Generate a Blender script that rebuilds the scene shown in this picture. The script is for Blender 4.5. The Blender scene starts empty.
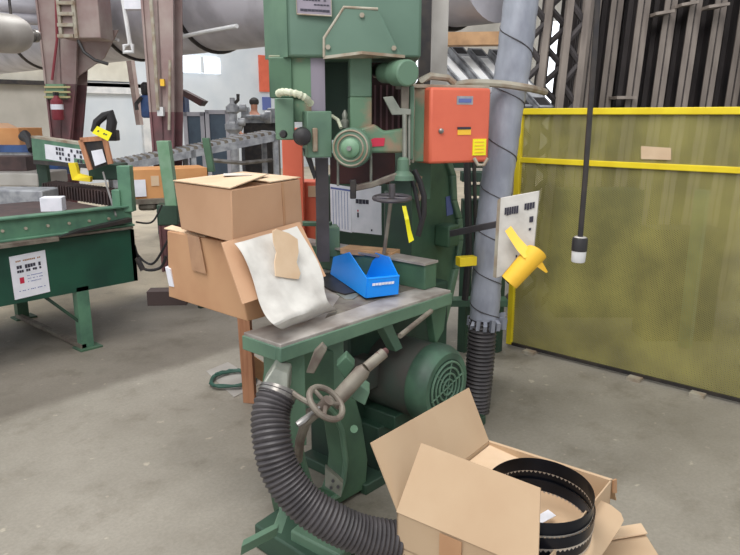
import bpy, bmesh, math, random
from mathutils import Vector, Matrix
random.seed(7)
PI = math.pi
scn = bpy.context.scene
COL = scn.collection
# ------------------------------------------------------------------ survey: camera at the origin of the floor plan,
# building grid = world X (U) and Y (V); view direction is 42 degrees from X
F = 680.0; PIT = math.radians(13.4); H = 1.6; AZ = math.radians(48)
def _d(px, py):
    x = (px-370)/F; y = -(py-277.5)/F
    yy = math.cos(PIT)+y*math.sin(PIT); z = -math.sin(PIT)+y*math.cos(PIT)
    return x*math.cos(AZ)+yy*math.sin(AZ), -x*math.sin(AZ)+yy*math.cos(AZ), z, yy
def A(px, py, Y):
    a, b, z, yy = _d(px, py); t = Y/yy; return Vector((a*t, b*t, H+z*t))
def PU(px, py, u):
    a, b, z, yy = _d(px, py); t = u/a; return Vector((u, b*t, H+z*t))
def PV(px, py, v):
    a, b, z, yy = _d(px, py); t = v/b; return Vector((a*t, v, H+z*t))
def PZ(px, py, h=0.0):
    a, b, z, yy = _d(px, py); t = (h-H)/z; return Vector((a*t, b*t, h))
RIGHT = Vector((math.cos(AZ), -math.sin(AZ), 0)); FWD = Vector((math.sin(AZ), math.cos(AZ), 0)); UP = Vector((0, 0, 1))
def V3(*a): return Vector(a)

# ------------------------------------------------------------------ materials
def lin(c):
    c = c/255.0
    return c/12.92 if c <= .04045 else ((c+.055)/1.055)**2.4
def rgb(c): return (lin(c[0]), lin(c[1]), lin(c[2]), 1)
def mat(name, col, rough=.6, metal=0.0, col2=None, scale=8.0, lo=.4, hi=.65, bump=0.0, bscale=60, detail=6, alpha=1.0, emit=None, stretch=(1, 1, 1), trans=0):
    m = bpy.data.materials.new(name); m.use_nodes = True
    nt = m.node_tree; n = nt.nodes; l = nt.links
    bs = n['Principled BSDF']
    bs.inputs['Roughness'].default_value = rough; bs.inputs['Metallic'].default_value = metal
    bs.inputs['Base Color'].default_value = rgb(col)
    bs.inputs['Alpha'].default_value = alpha
    if trans: bs.inputs['Transmission Weight'].default_value = trans
    tc = n.new('ShaderNodeTexCoord'); mp = n.new('ShaderNodeMapping'); mp.inputs['Scale'].default_value = stretch
    l.new(tc.outputs['Object'], mp.inputs['Vector'])
    if col2:
        no = n.new('ShaderNodeTexNoise'); no.inputs['Scale'].default_value = scale; no.inputs['Detail'].default_value = detail
        l.new(mp.outputs[0], no.inputs['Vector'])
        cr = n.new('ShaderNodeValToRGB'); cr.color_ramp.elements[0].position = lo; cr.color_ramp.elements[1].position = hi
        cr.color_ramp.elements[0].color = rgb(col); cr.color_ramp.elements[1].color = rgb(col2)
        l.new(no.outputs[0], cr.inputs[0]); l.new(cr.outputs[0], bs.inputs['Base Color'])
    if bump:
        no2 = n.new('ShaderNodeTexNoise'); no2.inputs['Scale'].default_value = bscale
        l.new(mp.outputs[0], no2.inputs['Vector'])
        bp = n.new('ShaderNodeBump'); bp.inputs['Strength'].default_value = bump; bp.inputs['Distance'].default_value = .01
        l.new(no2.outputs[0], bp.inputs['Height']); l.new(bp.outputs[0], bs.inputs['Normal'])
    if emit:
        bs.inputs['Emission Color'].default_value = rgb(emit[0]); bs.inputs['Emission Strength'].default_value = emit[1]
    return m
M = {}
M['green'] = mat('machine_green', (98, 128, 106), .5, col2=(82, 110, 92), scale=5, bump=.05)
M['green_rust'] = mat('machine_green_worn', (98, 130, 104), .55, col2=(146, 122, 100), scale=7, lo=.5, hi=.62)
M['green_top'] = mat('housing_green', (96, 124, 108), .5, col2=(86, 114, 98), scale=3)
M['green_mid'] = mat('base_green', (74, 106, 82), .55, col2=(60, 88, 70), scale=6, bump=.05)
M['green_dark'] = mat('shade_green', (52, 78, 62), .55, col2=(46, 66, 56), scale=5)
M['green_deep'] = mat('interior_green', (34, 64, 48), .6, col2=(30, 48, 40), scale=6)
M['motor'] = mat('motor_green', (62, 76, 68), .6, col2=(74, 70, 66), scale=4, lo=.35, hi=.6)
M['motor_cap'] = mat('motor_cap_green', (74, 106, 86), .5, col2=(58, 80, 68), scale=7)
M['bench_green'] = mat('bench_dark_green', (34, 82, 64), .45, col2=(28, 66, 54), scale=3)
M['rail_green'] = mat('bench_rail_green', (92, 134, 108), .5, col2=(72, 108, 90), scale=7)
M['pale_green'] = mat('pale_green_plastic', (120, 152, 126), .5, col2=(100, 140, 108), scale=9)
M['tabletop'] = mat('worn_steel_top', (172, 166, 160), .45, .15, col2=(138, 130, 124), scale=9)
M['steel'] = mat('steel', (150, 148, 146), .35, .7, col2=(120, 114, 108), scale=12)
M['wornsteel'] = mat('worn_grey_steel', (128, 122, 110), .55, .2, col2=(100, 88, 80), scale=14)
M['darksteel'] = mat('dark_steel', (52, 50, 52), .45, .4, col2=(70, 64, 60), scale=12)
M['blade'] = mat('resaw_blade_steel', (146, 138, 150), .4, .35, col2=(124, 116, 126), scale=6, stretch=(1, 1, .2))
M['blade_dark'] = mat('dark_blade_steel', (92, 88, 92), .45, .4, col2=(74, 70, 72), scale=6)
M['blueblade'] = mat('blued_blade_steel', (34, 38, 48), .32, .6, col2=(24, 26, 32), scale=5)
M['teeth'] = mat('bright_teeth', (196, 188, 178), .4, .4)
M['maroon'] = mat('maroon_paint', (84, 48, 46), .6, col2=(62, 42, 42), scale=8)
M['column'] = mat('dusty_maroon_steel', (144, 120, 118), .65, col2=(168, 154, 148), scale=3.5, lo=.35, hi=.7)
M['columnlow'] = mat('maroon_red_steel', (124, 84, 88), .6, col2=(100, 76, 78), scale=6)
M['orange'] = mat('orange_enamel', (224, 110, 82), .5, col2=(214, 100, 74), scale=4)
M['rim'] = mat('pale_box_rim', (170, 165, 150), .6, col2=(140, 120, 100), scale=10)
M['card'] = mat('cardboard', (194, 154, 122), .8, col2=(184, 144, 112), scale=3, bump=.05, bscale=30)
M['card_top'] = mat('cardboard_top', (214, 188, 158), .8, col2=(200, 170, 138), scale=5)
M['card_dark'] = mat('cardboard_brown', (186, 144, 108), .82, col2=(174, 130, 96), scale=4)
M['card_new'] = mat('new_cardboard', (192, 166, 136), .85, col2=(184, 156, 126), scale=3)
M['card_orange'] = mat('orange_cardboard', (206, 150, 98), .8, col2=(194, 134, 84), scale=4)
M['tape'] = mat('brown_tape', (172, 134, 104), .35, col2=(162, 124, 96), scale=20)
M['wood'] = mat('wood', (188, 134, 100), .7, col2=(166, 112, 82), scale=8, stretch=(6, 6, .5))
M['tanwood'] = mat('tan_wood', (190, 150, 110), .7, col2=(160, 124, 90), scale=8)
M['blue'] = mat('blue_plastic', (14, 146, 246), .32, col2=(10, 134, 238), scale=3)
M['bluepaint'] = mat('blue_paint', (58, 88, 140), .5, col2=(44, 66, 110), scale=8)
M['black'] = mat('black_rubber', (38, 36, 38), .5)
M['hose'] = mat('black_flex_hose', (76, 72, 74), .5, col2=(60, 57, 59), scale=14)
M['plastic'] = mat('grey_plastic_wrap', (164, 168, 180), .36, col2=(134, 138, 150), scale=9, bump=.35, bscale=24, stretch=(1, 1, .4))
M['white'] = mat('white_paint', (226, 226, 226), .5, col2=(206, 208, 210), scale=5)
M['paper'] = mat('white_paper', (232, 232, 240), .7, col2=(220, 222, 230), scale=12)
M['sheet'] = mat('white_foam_sheet', (212, 209, 203), .5, col2=(188, 184, 178), scale=9, bump=.2, bscale=30)
M['ink'] = mat('dark_ink', (52, 50, 64), .6)
M['bluelabel'] = mat('blue_label', (96, 110, 170), .5)
M['redlabel'] = mat('red_label', (196, 40, 70), .5)
M['maroonred'] = mat('dull_red', (132, 50, 60), .5)
M['darkbrown'] = mat('dark_brown_board', (56, 42, 40), .7)
M['drabyel'] = mat('drab_yellow', (178, 170, 124), .6)
M['yellow'] = mat('yellow_paint', (236, 212, 40), .5, col2=(226, 198, 30), scale=6)
M['yellowtag'] = mat('yellow_tag', (246, 236, 30), .5)
M['yelpaper'] = mat('yellow_card', (250, 202, 66), .55, col2=(244, 190, 52), scale=4)
M['ductgrey'] = mat('galvanised_duct', (196, 194, 202), .5, .05, col2=(160, 158, 166), scale=2.2, bump=.1, bscale=8)
M['ductlight'] = mat('pale_duct', (186, 182, 176), .45, .2, col2=(160, 154, 148), scale=3)
M['rack'] = mat('weathered_steel_profile', (156, 145, 136), .7, .1, col2=(118, 108, 102), scale=7, stretch=(1, 1, .2))
M['rackdark'] = mat('dark_steel_profile', (84, 78, 78), .75, .1, col2=(52, 48, 50), scale=7, stretch=(1, 1, .2))
M['machgrey'] = mat('machine_grey', (170, 172, 176), .5, .2, col2=(130, 132, 138), scale=12)
M['slateblue'] = mat('slate_blue_cabinet', (74, 90, 106), .5, col2=(60, 72, 88), scale=5)
M['skin'] = mat('skin', (150, 104, 84), .6)
M['hair'] = mat('black_hair', (26, 22, 22), .6)
M['shirt'] = mat('olive_grey_shirt', (110, 108, 100), .8)
M['trouser'] = mat('dark_trousers', (50, 52, 60), .8)
M['wall'] = mat('white_wall_panel', (216, 222, 228), .6, col2=(204, 212, 220), scale=1.2)
M['wallgrey'] = mat('grey_concrete_wall', (188, 184, 176), .8, col2=(172, 168, 160), scale=1.5)
M['cream'] = mat('cream_translucent_panel', (216, 212, 198), .6, col2=(196, 190, 176), scale=2)
M['roof'] = mat('roof_panel', (150, 150, 150), .7)
M['skyglass'] = mat('bright_window_pane', (240, 244, 250), .4, emit=((240, 246, 255), 1.6))
M['bracket'] = mat('galvanised_bracket', (150, 152, 142), .5, .4, col2=(120, 124, 116), scale=12)
M['cable'] = mat('green_cable', (46, 84, 72), .5)
M['chain'] = mat('dark_brown_slats', (78, 60, 58), .65, col2=(60, 48, 48), scale=10)
M['yelhose'] = mat('cream_corrugated_tube', (196, 200, 176), .5)

def mesh_material():           # painted expanded-metal sheet: an olive sheet with fine see-through openings
    m = bpy.data.materials.new('yellow_mesh_sheet'); m.use_nodes = True
    nt = m.node_tree; n = nt.nodes; l = nt.links; bs = n['Principled BSDF']
    tc = n.new('ShaderNodeTexCoord')
    no = n.new('ShaderNodeTexNoise'); no.inputs['Scale'].default_value = 3.2; no.inputs['Detail'].default_value = 5
    l.new(tc.outputs['Object'], no.inputs['Vector'])
    cr = n.new('ShaderNodeValToRGB'); e = cr.color_ramp.elements
    e[0].position = .35; e[0].color = rgb((128, 122, 74)); e[1].position = .68; e[1].color = rgb((166, 158, 92))
    l.new(no.outputs[0], cr.inputs[0]); l.new(cr.outputs[0], bs.inputs['Base Color'])
    bs.inputs['Roughness'].default_value = .6
    sp = n.new('ShaderNodeSeparateXYZ'); l.new(tc.outputs['Object'], sp.inputs[0])
    def wave(src, f, off=0):
        a = n.new('ShaderNodeMath'); a.operation = 'MULTIPLY'; l.new(src, a.inputs[0]); a.inputs[1].default_value = f
        s = n.new('ShaderNodeMath'); s.operation = 'SINE'; l.new(a.outputs[0], s.inputs[0]); return s.outputs[0]
    w1 = wave(sp.outputs['Y'], 2*PI/.018); w2 = wave(sp.outputs['Z'], 2*PI/.012)
    mu = n.new('ShaderNodeMath'); mu.operation = 'MULTIPLY'; l.new(w1, mu.inputs[0]); l.new(w2, mu.inputs[1])
    gt = n.new('ShaderNodeMath'); gt.operation = 'LESS_THAN'; l.new(mu.outputs[0], gt.inputs[0]); gt.inputs[1].default_value = .3
    l.new(gt.outputs[0], bs.inputs['Alpha'])
    return m
M['mesh'] = mesh_material()

def floor_material():
    m = bpy.data.materials.new('concrete_floor'); m.use_nodes = True
    nt = m.node_tree; n = nt.nodes; l = nt.links; bs = n['Principled BSDF']
    tc = n.new('ShaderNodeTexCoord')
    def noise(s, d=6, r=.6):
        a = n.new('ShaderNodeTexNoise'); a.inputs['Scale'].default_value = s; a.inputs['Detail'].default_value = d; a.inputs['Roughness'].default_value = r
        l.new(tc.outputs['Object'], a.inputs['Vector']); return a.outputs[0]
    def ramp(src, p0, c0, p1, c1):
        a = n.new('ShaderNodeValToRGB'); e = a.color_ramp.elements
        e[0].position = p0; e[0].color = c0; e[1].position = p1; e[1].color = c1; l.new(src, a.inputs[0]); return a.outputs[0]
    base = ramp(noise(1.3), .35, rgb((134, 128, 117)), .68, rgb((156, 150, 139)))
    stain = ramp(noise(3.0, 8, .7), .52, (1, 1, 1, 1), .75, (.66, .64, .60, 1))
    speck = ramp(noise(14, 3, .5), .68, (1, 1, 1, 1), .74, (1.5, 1.46, 1.4, 1))
    grime = ramp(noise(60, 4, .7), .4, (.93, .93, .93, 1), .6, (1.04, 1.04, 1.04, 1))
    def mul(a, b):
        x = n.new('ShaderNodeMix'); x.data_type = 'RGBA'; x.blend_type = 'MULTIPLY'; x.inputs[0].default_value = 1
        l.new(a, x.inputs[6]); l.new(b, x.inputs[7]); return x.outputs[2]
    c = mul(mul(mul(base, stain), speck), grime)
    # tone darkens beyond a straight line (runs along the grid)
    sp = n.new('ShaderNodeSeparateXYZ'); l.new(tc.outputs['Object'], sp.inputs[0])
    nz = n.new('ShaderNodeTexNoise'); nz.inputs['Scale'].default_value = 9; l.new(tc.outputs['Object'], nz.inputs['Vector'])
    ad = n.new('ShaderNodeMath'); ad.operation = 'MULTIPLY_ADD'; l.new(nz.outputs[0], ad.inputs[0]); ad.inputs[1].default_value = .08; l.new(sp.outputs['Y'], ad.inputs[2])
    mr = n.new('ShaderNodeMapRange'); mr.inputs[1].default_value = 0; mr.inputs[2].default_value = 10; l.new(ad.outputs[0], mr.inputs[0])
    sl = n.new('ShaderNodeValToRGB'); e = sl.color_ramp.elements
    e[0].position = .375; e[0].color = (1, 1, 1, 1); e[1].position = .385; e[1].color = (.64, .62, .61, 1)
    e2 = e.new(.54); e2.color = (.86, .84, .84, 1); e3 = e.new(.575); e3.color = (2.0, 1.88, 1.68, 1)  # last stop paints a strip of sunlight into the floor colour
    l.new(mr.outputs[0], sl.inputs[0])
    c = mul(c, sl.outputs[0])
    l.new(c, bs.inputs['Base Color']); bs.inputs['Roughness'].default_value = .55
    bs.inputs['Specular IOR Level'].default_value = .35
    bp = n.new('ShaderNodeBump'); bp.inputs['Strength'].default_value = .12; bp.inputs['Distance'].default_value = .01
    l.new(noise(45, 4, .6), bp.inputs['Height']); l.new(bp.outputs[0], bs.inputs['Normal'])
    return m
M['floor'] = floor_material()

# ------------------------------------------------------------------ mesh builder
class MB:
    def __init__(s): s.v = []; s.f = []
    def add(s, vs, fs):
        o = len(s.v); s.v += [Vector(x) for x in vs]; s.f += [tuple(i+o for i in f) for f in fs]; return s
    def prism(s, poly, ext):           # polygon (list of points) extruded by a vector
        k = len(poly); ext = Vector(ext); vs = [Vector(p) for p in poly]+[Vector(p)+ext for p in poly]
        fs = [tuple(range(k)), tuple(range(2*k-1, k-1, -1))]+[(i, i+k, (i+1) % k+k, (i+1) % k) for i in range(k)]
        return s.add(vs, fs)
    def box(s, c, d, yaw=0.0, rot=None):
        c = Vector(c); R = rot or Matrix.Rotation(yaw, 3, 'Z')
        vs = [c+R@Vector((x*d[0]/2, y*d[1]/2, z*d[2]/2)) for x in (-1, 1) for y in (-1, 1) for z in (-1, 1)]
        return s.add(vs, [(0, 1, 3, 2), (4, 6, 7, 5), (0, 4, 5, 1), (2, 3, 7, 6), (0, 2, 6, 4), (1, 5, 7, 3)])
    def bb(s, x0, x1, y0, y1, z0, z1): return s.box(((x0+x1)/2, (y0+y1)/2, (z0+z1)/2), (abs(x1-x0), abs(y1-y0), abs(z1-z0)))
    def rings(s, rs, cap=True, closed=False):
        k = len(rs[0]); o = len(s.v)
        for r in rs: s.v += [Vector(p) for p in r]
        m = len(rs)
        for i in range(m if closed else m-1):
            a = o+i*k; b = o+((i+1) % m)*k
            for j in range(k): s.f.append((a+j, a+(j+1) % k, b+(j+1) % k, b+j))
        if cap and not closed:
            s.f.append(tuple(o+j for j in reversed(range(k)))); s.f.append(tuple(o+(m-1)*k+j for j in range(k)))
        return s
    def tube(s, pts, r, n=12, closed=False):
        pts = [Vector(p) for p in pts]; rs = []; m = len(pts); nrm = None
        for i, p in enumerate(pts):
            a = pts[(i-1) % m] if (closed or i > 0) else p; b = pts[(i+1) % m] if (closed or i < m-1) else p
            t = (b-a).normalized()
            if nrm is None:
                nrm = t.cross(UP if abs(t.z) < .9 else Vector((1, 0, 0))).normalized()
            else: nrm = (nrm-t*nrm.dot(t)).normalized()
            bn = t.cross(nrm); q = r[i] if isinstance(r, (list, tuple)) else r
            rs.append([p+(nrm*math.cos(2*PI*j/n)+bn*math.sin(2*PI*j/n))*q for j in range(n)])
        return s.rings(rs, True, closed)
    def cyl(s, a, b, r, n=24, r2=None): return s.tube([a, b], [r, r if r2 is None else r2], n)
    def lathe(s, a, axis, prof, n=28):   # prof: (distance along axis, radius)
        axis = Vector(axis).normalized(); a = Vector(a)
        return s.tube([a+axis*d for d, r in prof], [r for d, r in prof], n) if len({round(d, 5) for d, r in prof}) == len(prof) else s.tube([a+axis*(d+i*1e-4) for i, (d, r) in enumerate(prof)], [r for d, r in prof], n)
    def grid(s, P, th=0.0, nrm=None):   # P[i][j] points; optional thickness
        a = len(P); b = len(P[0]); o = len(s.v)
        for r in P: s.v += [Vector(p) for p in r]
        for i in range(a-1):
            for j in range(b-1): s.f.append((o+i*b+j, o+i*b+j+1, o+(i+1)*b+j+1, o+(i+1)*b+j))
        if th:
            nrm = Vector(nrm).normalized()*th; o2 = len(s.v)
            for r in P: s.v += [Vector(p)+nrm for p in r]
            for i in range(a-1):
                for j in range(b-1): s.f.append((o2+i*b+j, o2+(i+1)*b+j, o2+(i+1)*b+j+1, o2+i*b+j+1))
            bd = [i*b for i in range(a)]+[(a-1)*b+j for j in range(1, b)]+[i*b+b-1 for i in range(a-2, -1, -1)]+[j for j in range(b-2, 0, -1)]
            for i in range(len(bd)):
                p, q = bd[i], bd[(i+1) % len(bd)]; s.f.append((o+p, o+q, o2+q, o2+p))
        return s
def torus(mb, c, r, tr, normal, n=28, k=8, squash=1.0):
    normal = Vector(normal).normalized(); a = normal.cross(UP if abs(normal.z) < .9 else Vector((1, 0, 0))).normalized(); b = normal.cross(a)
    return mb.tube([Vector(c)+a*math.cos(2*PI*i/n)*r+b*math.sin(2*PI*i/n)*r*squash for i in range(n)], tr, k, True)
def smooth(pts, n=8):   # Catmull-Rom
    o = []; P = [pts[0]]+list(pts)+[pts[-1]]
    for i in range(1, len(P)-2):
        for k in range(n):
            t = k/n; a, b, c, d_ = P[i-1], P[i], P[i+1], P[i+2]
            o.append(.5*((2*b)+(c-a)*t+(2*a-5*b+4*c-d_)*t*t+(3*b-a-3*c+d_)*t*t*t))
    o.append(P[-2]); return o
ROOTLOC = {}
def obj(name, mb, m, parent=None, bevel=0.0, smooth=True, loc=None, **tags):
    me = bpy.data.meshes.new(name)
    base = Vector((0, 0, 0))
    if parent is not None: base = ROOTLOC[parent.name]
    elif loc is not None: base = Vector(loc)
    else:
        if mb.v:
            base = Vector((sum(p.x for p in mb.v)/len(mb.v), sum(p.y for p in mb.v)/len(mb.v), min(p.z for p in mb.v)))
    me.from_pydata([tuple(p-base) for p in mb.v], [], mb.f)
    bm = bmesh.new(); bm.from_mesh(me); bmesh.ops.recalc_face_normals(bm, faces=bm.faces); bm.to_mesh(me); bm.free()
    if smooth:
        me.polygons.foreach_set('use_smooth', [True]*len(me.polygons)); me.set_sharp_from_angle(angle=math.radians(35))
    me.materials.append(M[m] if isinstance(m, str) else m)
    o = bpy.data.objects.new(name, me); COL.objects.link(o)
    if parent is not None: o.parent = parent; ROOTLOC[o.name] = base
    else: o.location = base; ROOTLOC[o.name] = base
    if bevel:
        b = o.modifiers.new('bevel', 'BEVEL'); b.width = bevel; b.segments = 2; b.limit_method = 'ANGLE'; b.angle_limit = math.radians(40)
    for k, v in tags.items(): o[k] = v
    return o
def thing(name, label, cat, loc, group=None):
    o = bpy.data.objects.new(name, None); COL.objects.link(o); o.location = Vector(loc); o.empty_display_size = .1
    o['label'] = label; o['category'] = cat
    if group: o['group'] = group
    ROOTLOC[o.name] = Vector(loc); return o
def single(name, mb, m, label, cat, group=None, bevel=0.0, loc=None, smooth=True):
    o = obj(name, mb, m, None, bevel, smooth, loc); o['label'] = label; o['category'] = cat
    if group: o['group'] = group
    return o
def struct(name, mb, m, bevel=0.0, loc=None): return obj(name, mb, m, None, bevel, True, loc, kind='structure')
def copy_tree(o, parent=None, offset=None, label=None):
    c = o.copy(); COL.objects.link(c)
    ROOTLOC[c.name] = ROOTLOC.get(o.name, Vector((0, 0, 0)))
    if parent is not None: c.parent = parent
    if offset is not None: c.location = o.location+Vector(offset)
    if label: c['label'] = label
    for ch in list(o.children): copy_tree(ch, c)
    return c
# upright box whose front-left edge stands at column xl of the survey at plan depth Y and whose front face reaches column xr;
# yaw = heading of the face relative to the view (48 = along U, -42 = along -V)
def fb(xl, xr, yt, yb, Y, dep, yaw=0.0):
    ym = (yt+yb)/2; p = A(xl, ym, Y); zt = A(xl, yt, Y).z; zb = A(xl, yb, Y).z
    h = math.radians(yaw); e = RIGHT*math.cos(h)+FWD*math.sin(h); nb = -RIGHT*math.sin(h)+FWD*math.cos(h)
    q = A(xr, ym, 1.0); q = Vector((q.x, q.y, 0))
    # solve p + e*s = q*t in plan
    det = e.x*(-q.y)+q.x*e.y
    s_ = (-p.x*(-q.y)-q.x*p.y)/det
    p0 = Vector((p.x, p.y, 0)); p1 = p0+e*s_
    return p0, p1, nb, zb, zt, e, s_
def FB(mb, xl, xr, yt, yb, Y, dep, yaw=0.0):
    p0, p1, nb, zb, zt, e, s_ = fb(xl, xr, yt, yb, Y, dep, yaw)
    poly = [p0+UP*zb, p1+UP*zb, p1+nb*dep+UP*zb, p0+nb*dep+UP*zb]
    return mb.prism(poly, UP*(zt-zb))
def fbox(name, m, xl, xr, yt, yb, Y, dep, yaw=0.0, parent=None, bevel=0.0, **k):
    return obj(name, FB(MB(), xl, xr, yt, yb, Y, dep, yaw), m, parent, bevel, **k)
def plate(pts, th):          # flat plate through points, thickness away from the viewer
    n = (pts[1]-pts[0]).cross(pts[2]-pts[0]).normalized()
    if n.dot(FWD) < 0: n = -n
    return MB().prism(pts, n*th)
def rot2(p, c, a):
    d = Vector(p)-Vector(c); return Vector(c)+Matrix.Rotation(a, 3, 'Z')@d
def marks(P0, P1, P3, rects, lift):      # rects in 0..1 of a sheet: (s0,s1,t0,t1); raised by lift towards the viewer
    mb = MB(); ex = P1-P0; ey = P3-P0; n = ex.cross(ey).normalized()
    if n.dot(FWD) > 0: n = -n
    for s0, s1, t0, t1 in rects:
        q = [P0+ex*s+ey*t+n*lift for s, t in ((s0, t0), (s1, t0), (s1, t1), (s0, t1))]
        mb.prism(q, -n*lift*.5)
    return mb

# ================================================================== SETTING
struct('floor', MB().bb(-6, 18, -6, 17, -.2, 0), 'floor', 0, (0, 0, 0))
wb = MB().bb(-6, 17.5, 16.3, 16.6, 0, 7.5); struct('wall_back', wb, 'wall')
wr = MB().bb(17, 17.3, -6, 16.3, 0, 7.5); struct('wall_right', wr, 'wallgrey')
ce = MB()
for k in range(-2, 6): ce.bb(k*3.1-.45, k*3.1+.45, -6, 16.3, 7.5, 7.6)
struct('ceiling', ce, 'roof')  # out-of-view roof strips, gaps shaped to let sky light in
# lower concrete part of the far wall, ledge, cream upper sheets
WV = 16.3
q = PV(-60, 90, WV-.12); r = PV(66, 90, WV-.12)
struct('wall_left', MB().bb(q.x, r.x, WV-.14, WV, 0, PV(20, 83, WV).z), 'wallgrey')
struct('trim_1', MB().bb(PV(-60, 80, WV).x, PV(140, 80, WV).x, WV-.3, WV, PV(60, 86, WV).z, PV(60, 82, WV).z), 'darksteel')
o = struct('window_1', MB().bb(PV(182, 65, WV).x, PV(218, 65, WV).x, WV-.1, WV, PV(200, 73, WV).z, PV(200, 57, WV).z), 'skyglass')
obj('window_frame', MB().bb(PV(199.5, 65, WV).x-.05, PV(199.5, 65, WV).x+.05, WV-.14, WV-.1, PV(200, 73, WV).z, PV(200, 57, WV).z), 'wall', o)
struct('window_2', MB().bb(PV(70, 70, WV).x, PV(133, 70, WV).x, WV-.1, WV, PV(100, 81, WV).z, PV(100, 55, WV).z), 'cream')
struct('window_3', MB().bb(PV(-40, 70, WV).x, PV(44, 70, WV).x, WV-.1, WV, PV(20, 81, WV).z, PV(20, 66, WV).z), 'cream')
struct('window_4', MB().bb(PV(82, 10, WV).x, PV(142, 10, WV).x, WV-.1, WV, PV(100, 20, WV).z, PV(100, -10, WV).z), 'skyglass')
# roller door
d0 = PV(74, 100, WV).x; d1 = PV(135, 100, WV).x; dz = PV(74, 93, WV).z
dr = struct('door_1', MB().bb(d0, d1, WV-.2, WV-.12, 0, dz), 'wall')
fr = MB().bb(d0-.25, d0, WV-.3, WV-.1, 0, dz+.25).bb(d1, d1+.25, WV-.3, WV-.1, 0, dz+.25).bb(d0, d1, WV-.3, WV-.1, dz, dz+.25)
obj('door_frame', fr, 'white', dr)
# daylight openings in the right hand wall, seen between the racked profiles
for i, (a, b, z0, z1) in enumerate(((PU(438, 70, 16.85).y, PU(416, 70, 16.85).y, PU(430, 90, 16.85).z, PU(430, 50, 16.85).z), (PU(604, 70, 16.85).y, PU(540, 70, 16.85).y, PU(570, 112, 16.85).z, PU(570, 20, 16.85).z))):
    struct('window_%d' % (5+i), MB().bb(16.85, 17, a, b, z0, z1), 'skyglass')

# ---- columns
def column(name, label, lx0, lx1, ty0, bx0, bx1, by, Y, m, mlow, split):
    # tapered I-section column: front flange plate, web behind and rear flange
    t0, t1 = A(lx0, ty0, Y), A(lx1, ty0, Y); b0, b1 = A(bx0, by, Y), A(bx1, by, Y)
    def lerp(z):
        k = (z-b0.z)/(t0.z-b0.z); a = b0.lerp(t0, k); b = b1.lerp(t1, k); return Vector((a.x, a.y, z)), Vector((b.x, b.y, z))
    root = thing(name, label, 'column', ((b0.x+b1.x)/2, (b0.y+b1.y)/2, 0))
    zt = 6.0; zs = split
    for nm, z0, z1, mm in (('upper_section', zs, zt, m), ('lower_section', 0, zs, mlow)):
        mb = MB()
        a0, a1 = lerp(max(z0, b0.z*.2)); c0, c1 = lerp(min(z1, 4.2))
        a0.z = a1.z = z0; c0.z = c1.z = z1
        mb.prism([a0, a1, c1, c0], FWD*.02)
        mid = (a0+a1)/2; midt = (c0+c1)/2
        mb.prism([mid-RIGHT*.008, mid+RIGHT*.008, midt+RIGHT*.008, midt-RIGHT*.008], FWD*.3)
        mb.prism([a0+FWD*.3, a1+FWD*.3, c1+FWD*.3, c0+FWD*.3], FWD*.02)
        # side lips of the front flange
        for s, (p, q) in ((0, (a0, c0)), (1, (a1, c1))):
            dd = RIGHT*(.02 if s == 0 else -.02)
            mb.prism([p-FWD*.03, p+dd-FWD*.03, q+dd-FWD*.03, q-FWD*.03], FWD*.03)
        obj(nm, mb, mm, root)
    return root
ca = column('steel_column', 'wide tapered maroon steel column at the far left carrying a vent box', 36, 88, 0, 52, 69, 140, 8.5, 'column', 'columnlow', A(50, 84, 8.5).z)
obj('conduit', MB().tube([A(52, 80, 8.4), A(57, 40, 8.4), A(56, 0, 8.4)], .016, 8), 'maroonred', ca)
cb = column('steel_column', 'dusty maroon tapered steel column left of the saw, with conduit on its face', 141, 178, 0, 152, 174, 135, 7.0, 'column', 'columnlow', A(150, 112, 7).z)
obj('conduit', MB().tube([A(150, -10, 6.9), A(154, 40, 6.9), A(158, 110, 6.9)], .018, 8), 'rim', cb)
obj('conduit', MB().tube([A(169, 130, 6.9), A(170, 60, 6.9)], .014, 8), 'rim', cb)
obj('switch_box', FB(MB(), 157, 163, 107, 116, 6.9, .06), 'white', cb)
obj('light_switch', FB(MB(), 160, 164, 79, 86, 6.93, .04), 'yelpaper', cb)
# bracket and panel on the far-left column
obj('haunch_plate', MB().prism([A(66, 100, 8.55), A(64, 30, 8.55), A(118, 30, 8.55), A(104, 58, 8.55), A(78, 76, 8.55)], FWD*.03), 'column', ca)
obj('wiring_panel', FB(MB(), 46, 64, 84, 99, 8.4, .08), 'pale_green', ca)
mk = MB()
for k in range(3): FB(mk, 44, 70, 86+k*5, 88+k*5, 8.37, .02)
obj('panel_bar', mk, 'drabyel', ca)
# vent box with ladder-like louvre
vb = thing('vent_box', 'brown metal vent box with ladder-like louvre high on the far left column', 'vent', A(72, 37, 8.0))
obj('housing', FB(MB(), 58, 98, -30, 38, 8.0, .4), 'column', vb, .01)
lv = MB(); FB(lv, 56, 59, -30, 38, 7.95, .05); FB(lv, 71, 74.5, -30, 38, 7.95, .05)
for k in range(6): FB(lv, 57, 73, -21+k*11, -17.5+k*11, 7.94, .05)
obj('louvre', lv, 'rim', vb)
# fire extinguisher on column
fe = thing('fire_extinguisher', 'small red fire extinguisher hung on the far left maroon column', 'fire extinguisher', A(58, 121, 8.3))
c0 = A(58.5, 120, 8.3); obj('tank', MB().lathe(c0, UP, [(0, .06), (.02, .07), (.22, .07), (.26, .03), (.28, .025)], 16), 'maroonred', fe)
obj('label_band', MB().lathe(c0+UP*.12, UP, [(0, .072), (.06, .072)], 16), 'paper', fe)
obj('valve', MB().box(c0+UP*.30, (.05, .05, .04)), 'black', fe)
# thin column farther back
single('steel_column', MB().prism([A(126, 60, 13), A(131, 60, 13), A(140, 125, 13), A(136, 125, 13)], FWD*.2), 'column', 'thin dark leaning steel stanchion beside the white roller door', 'column')

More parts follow.
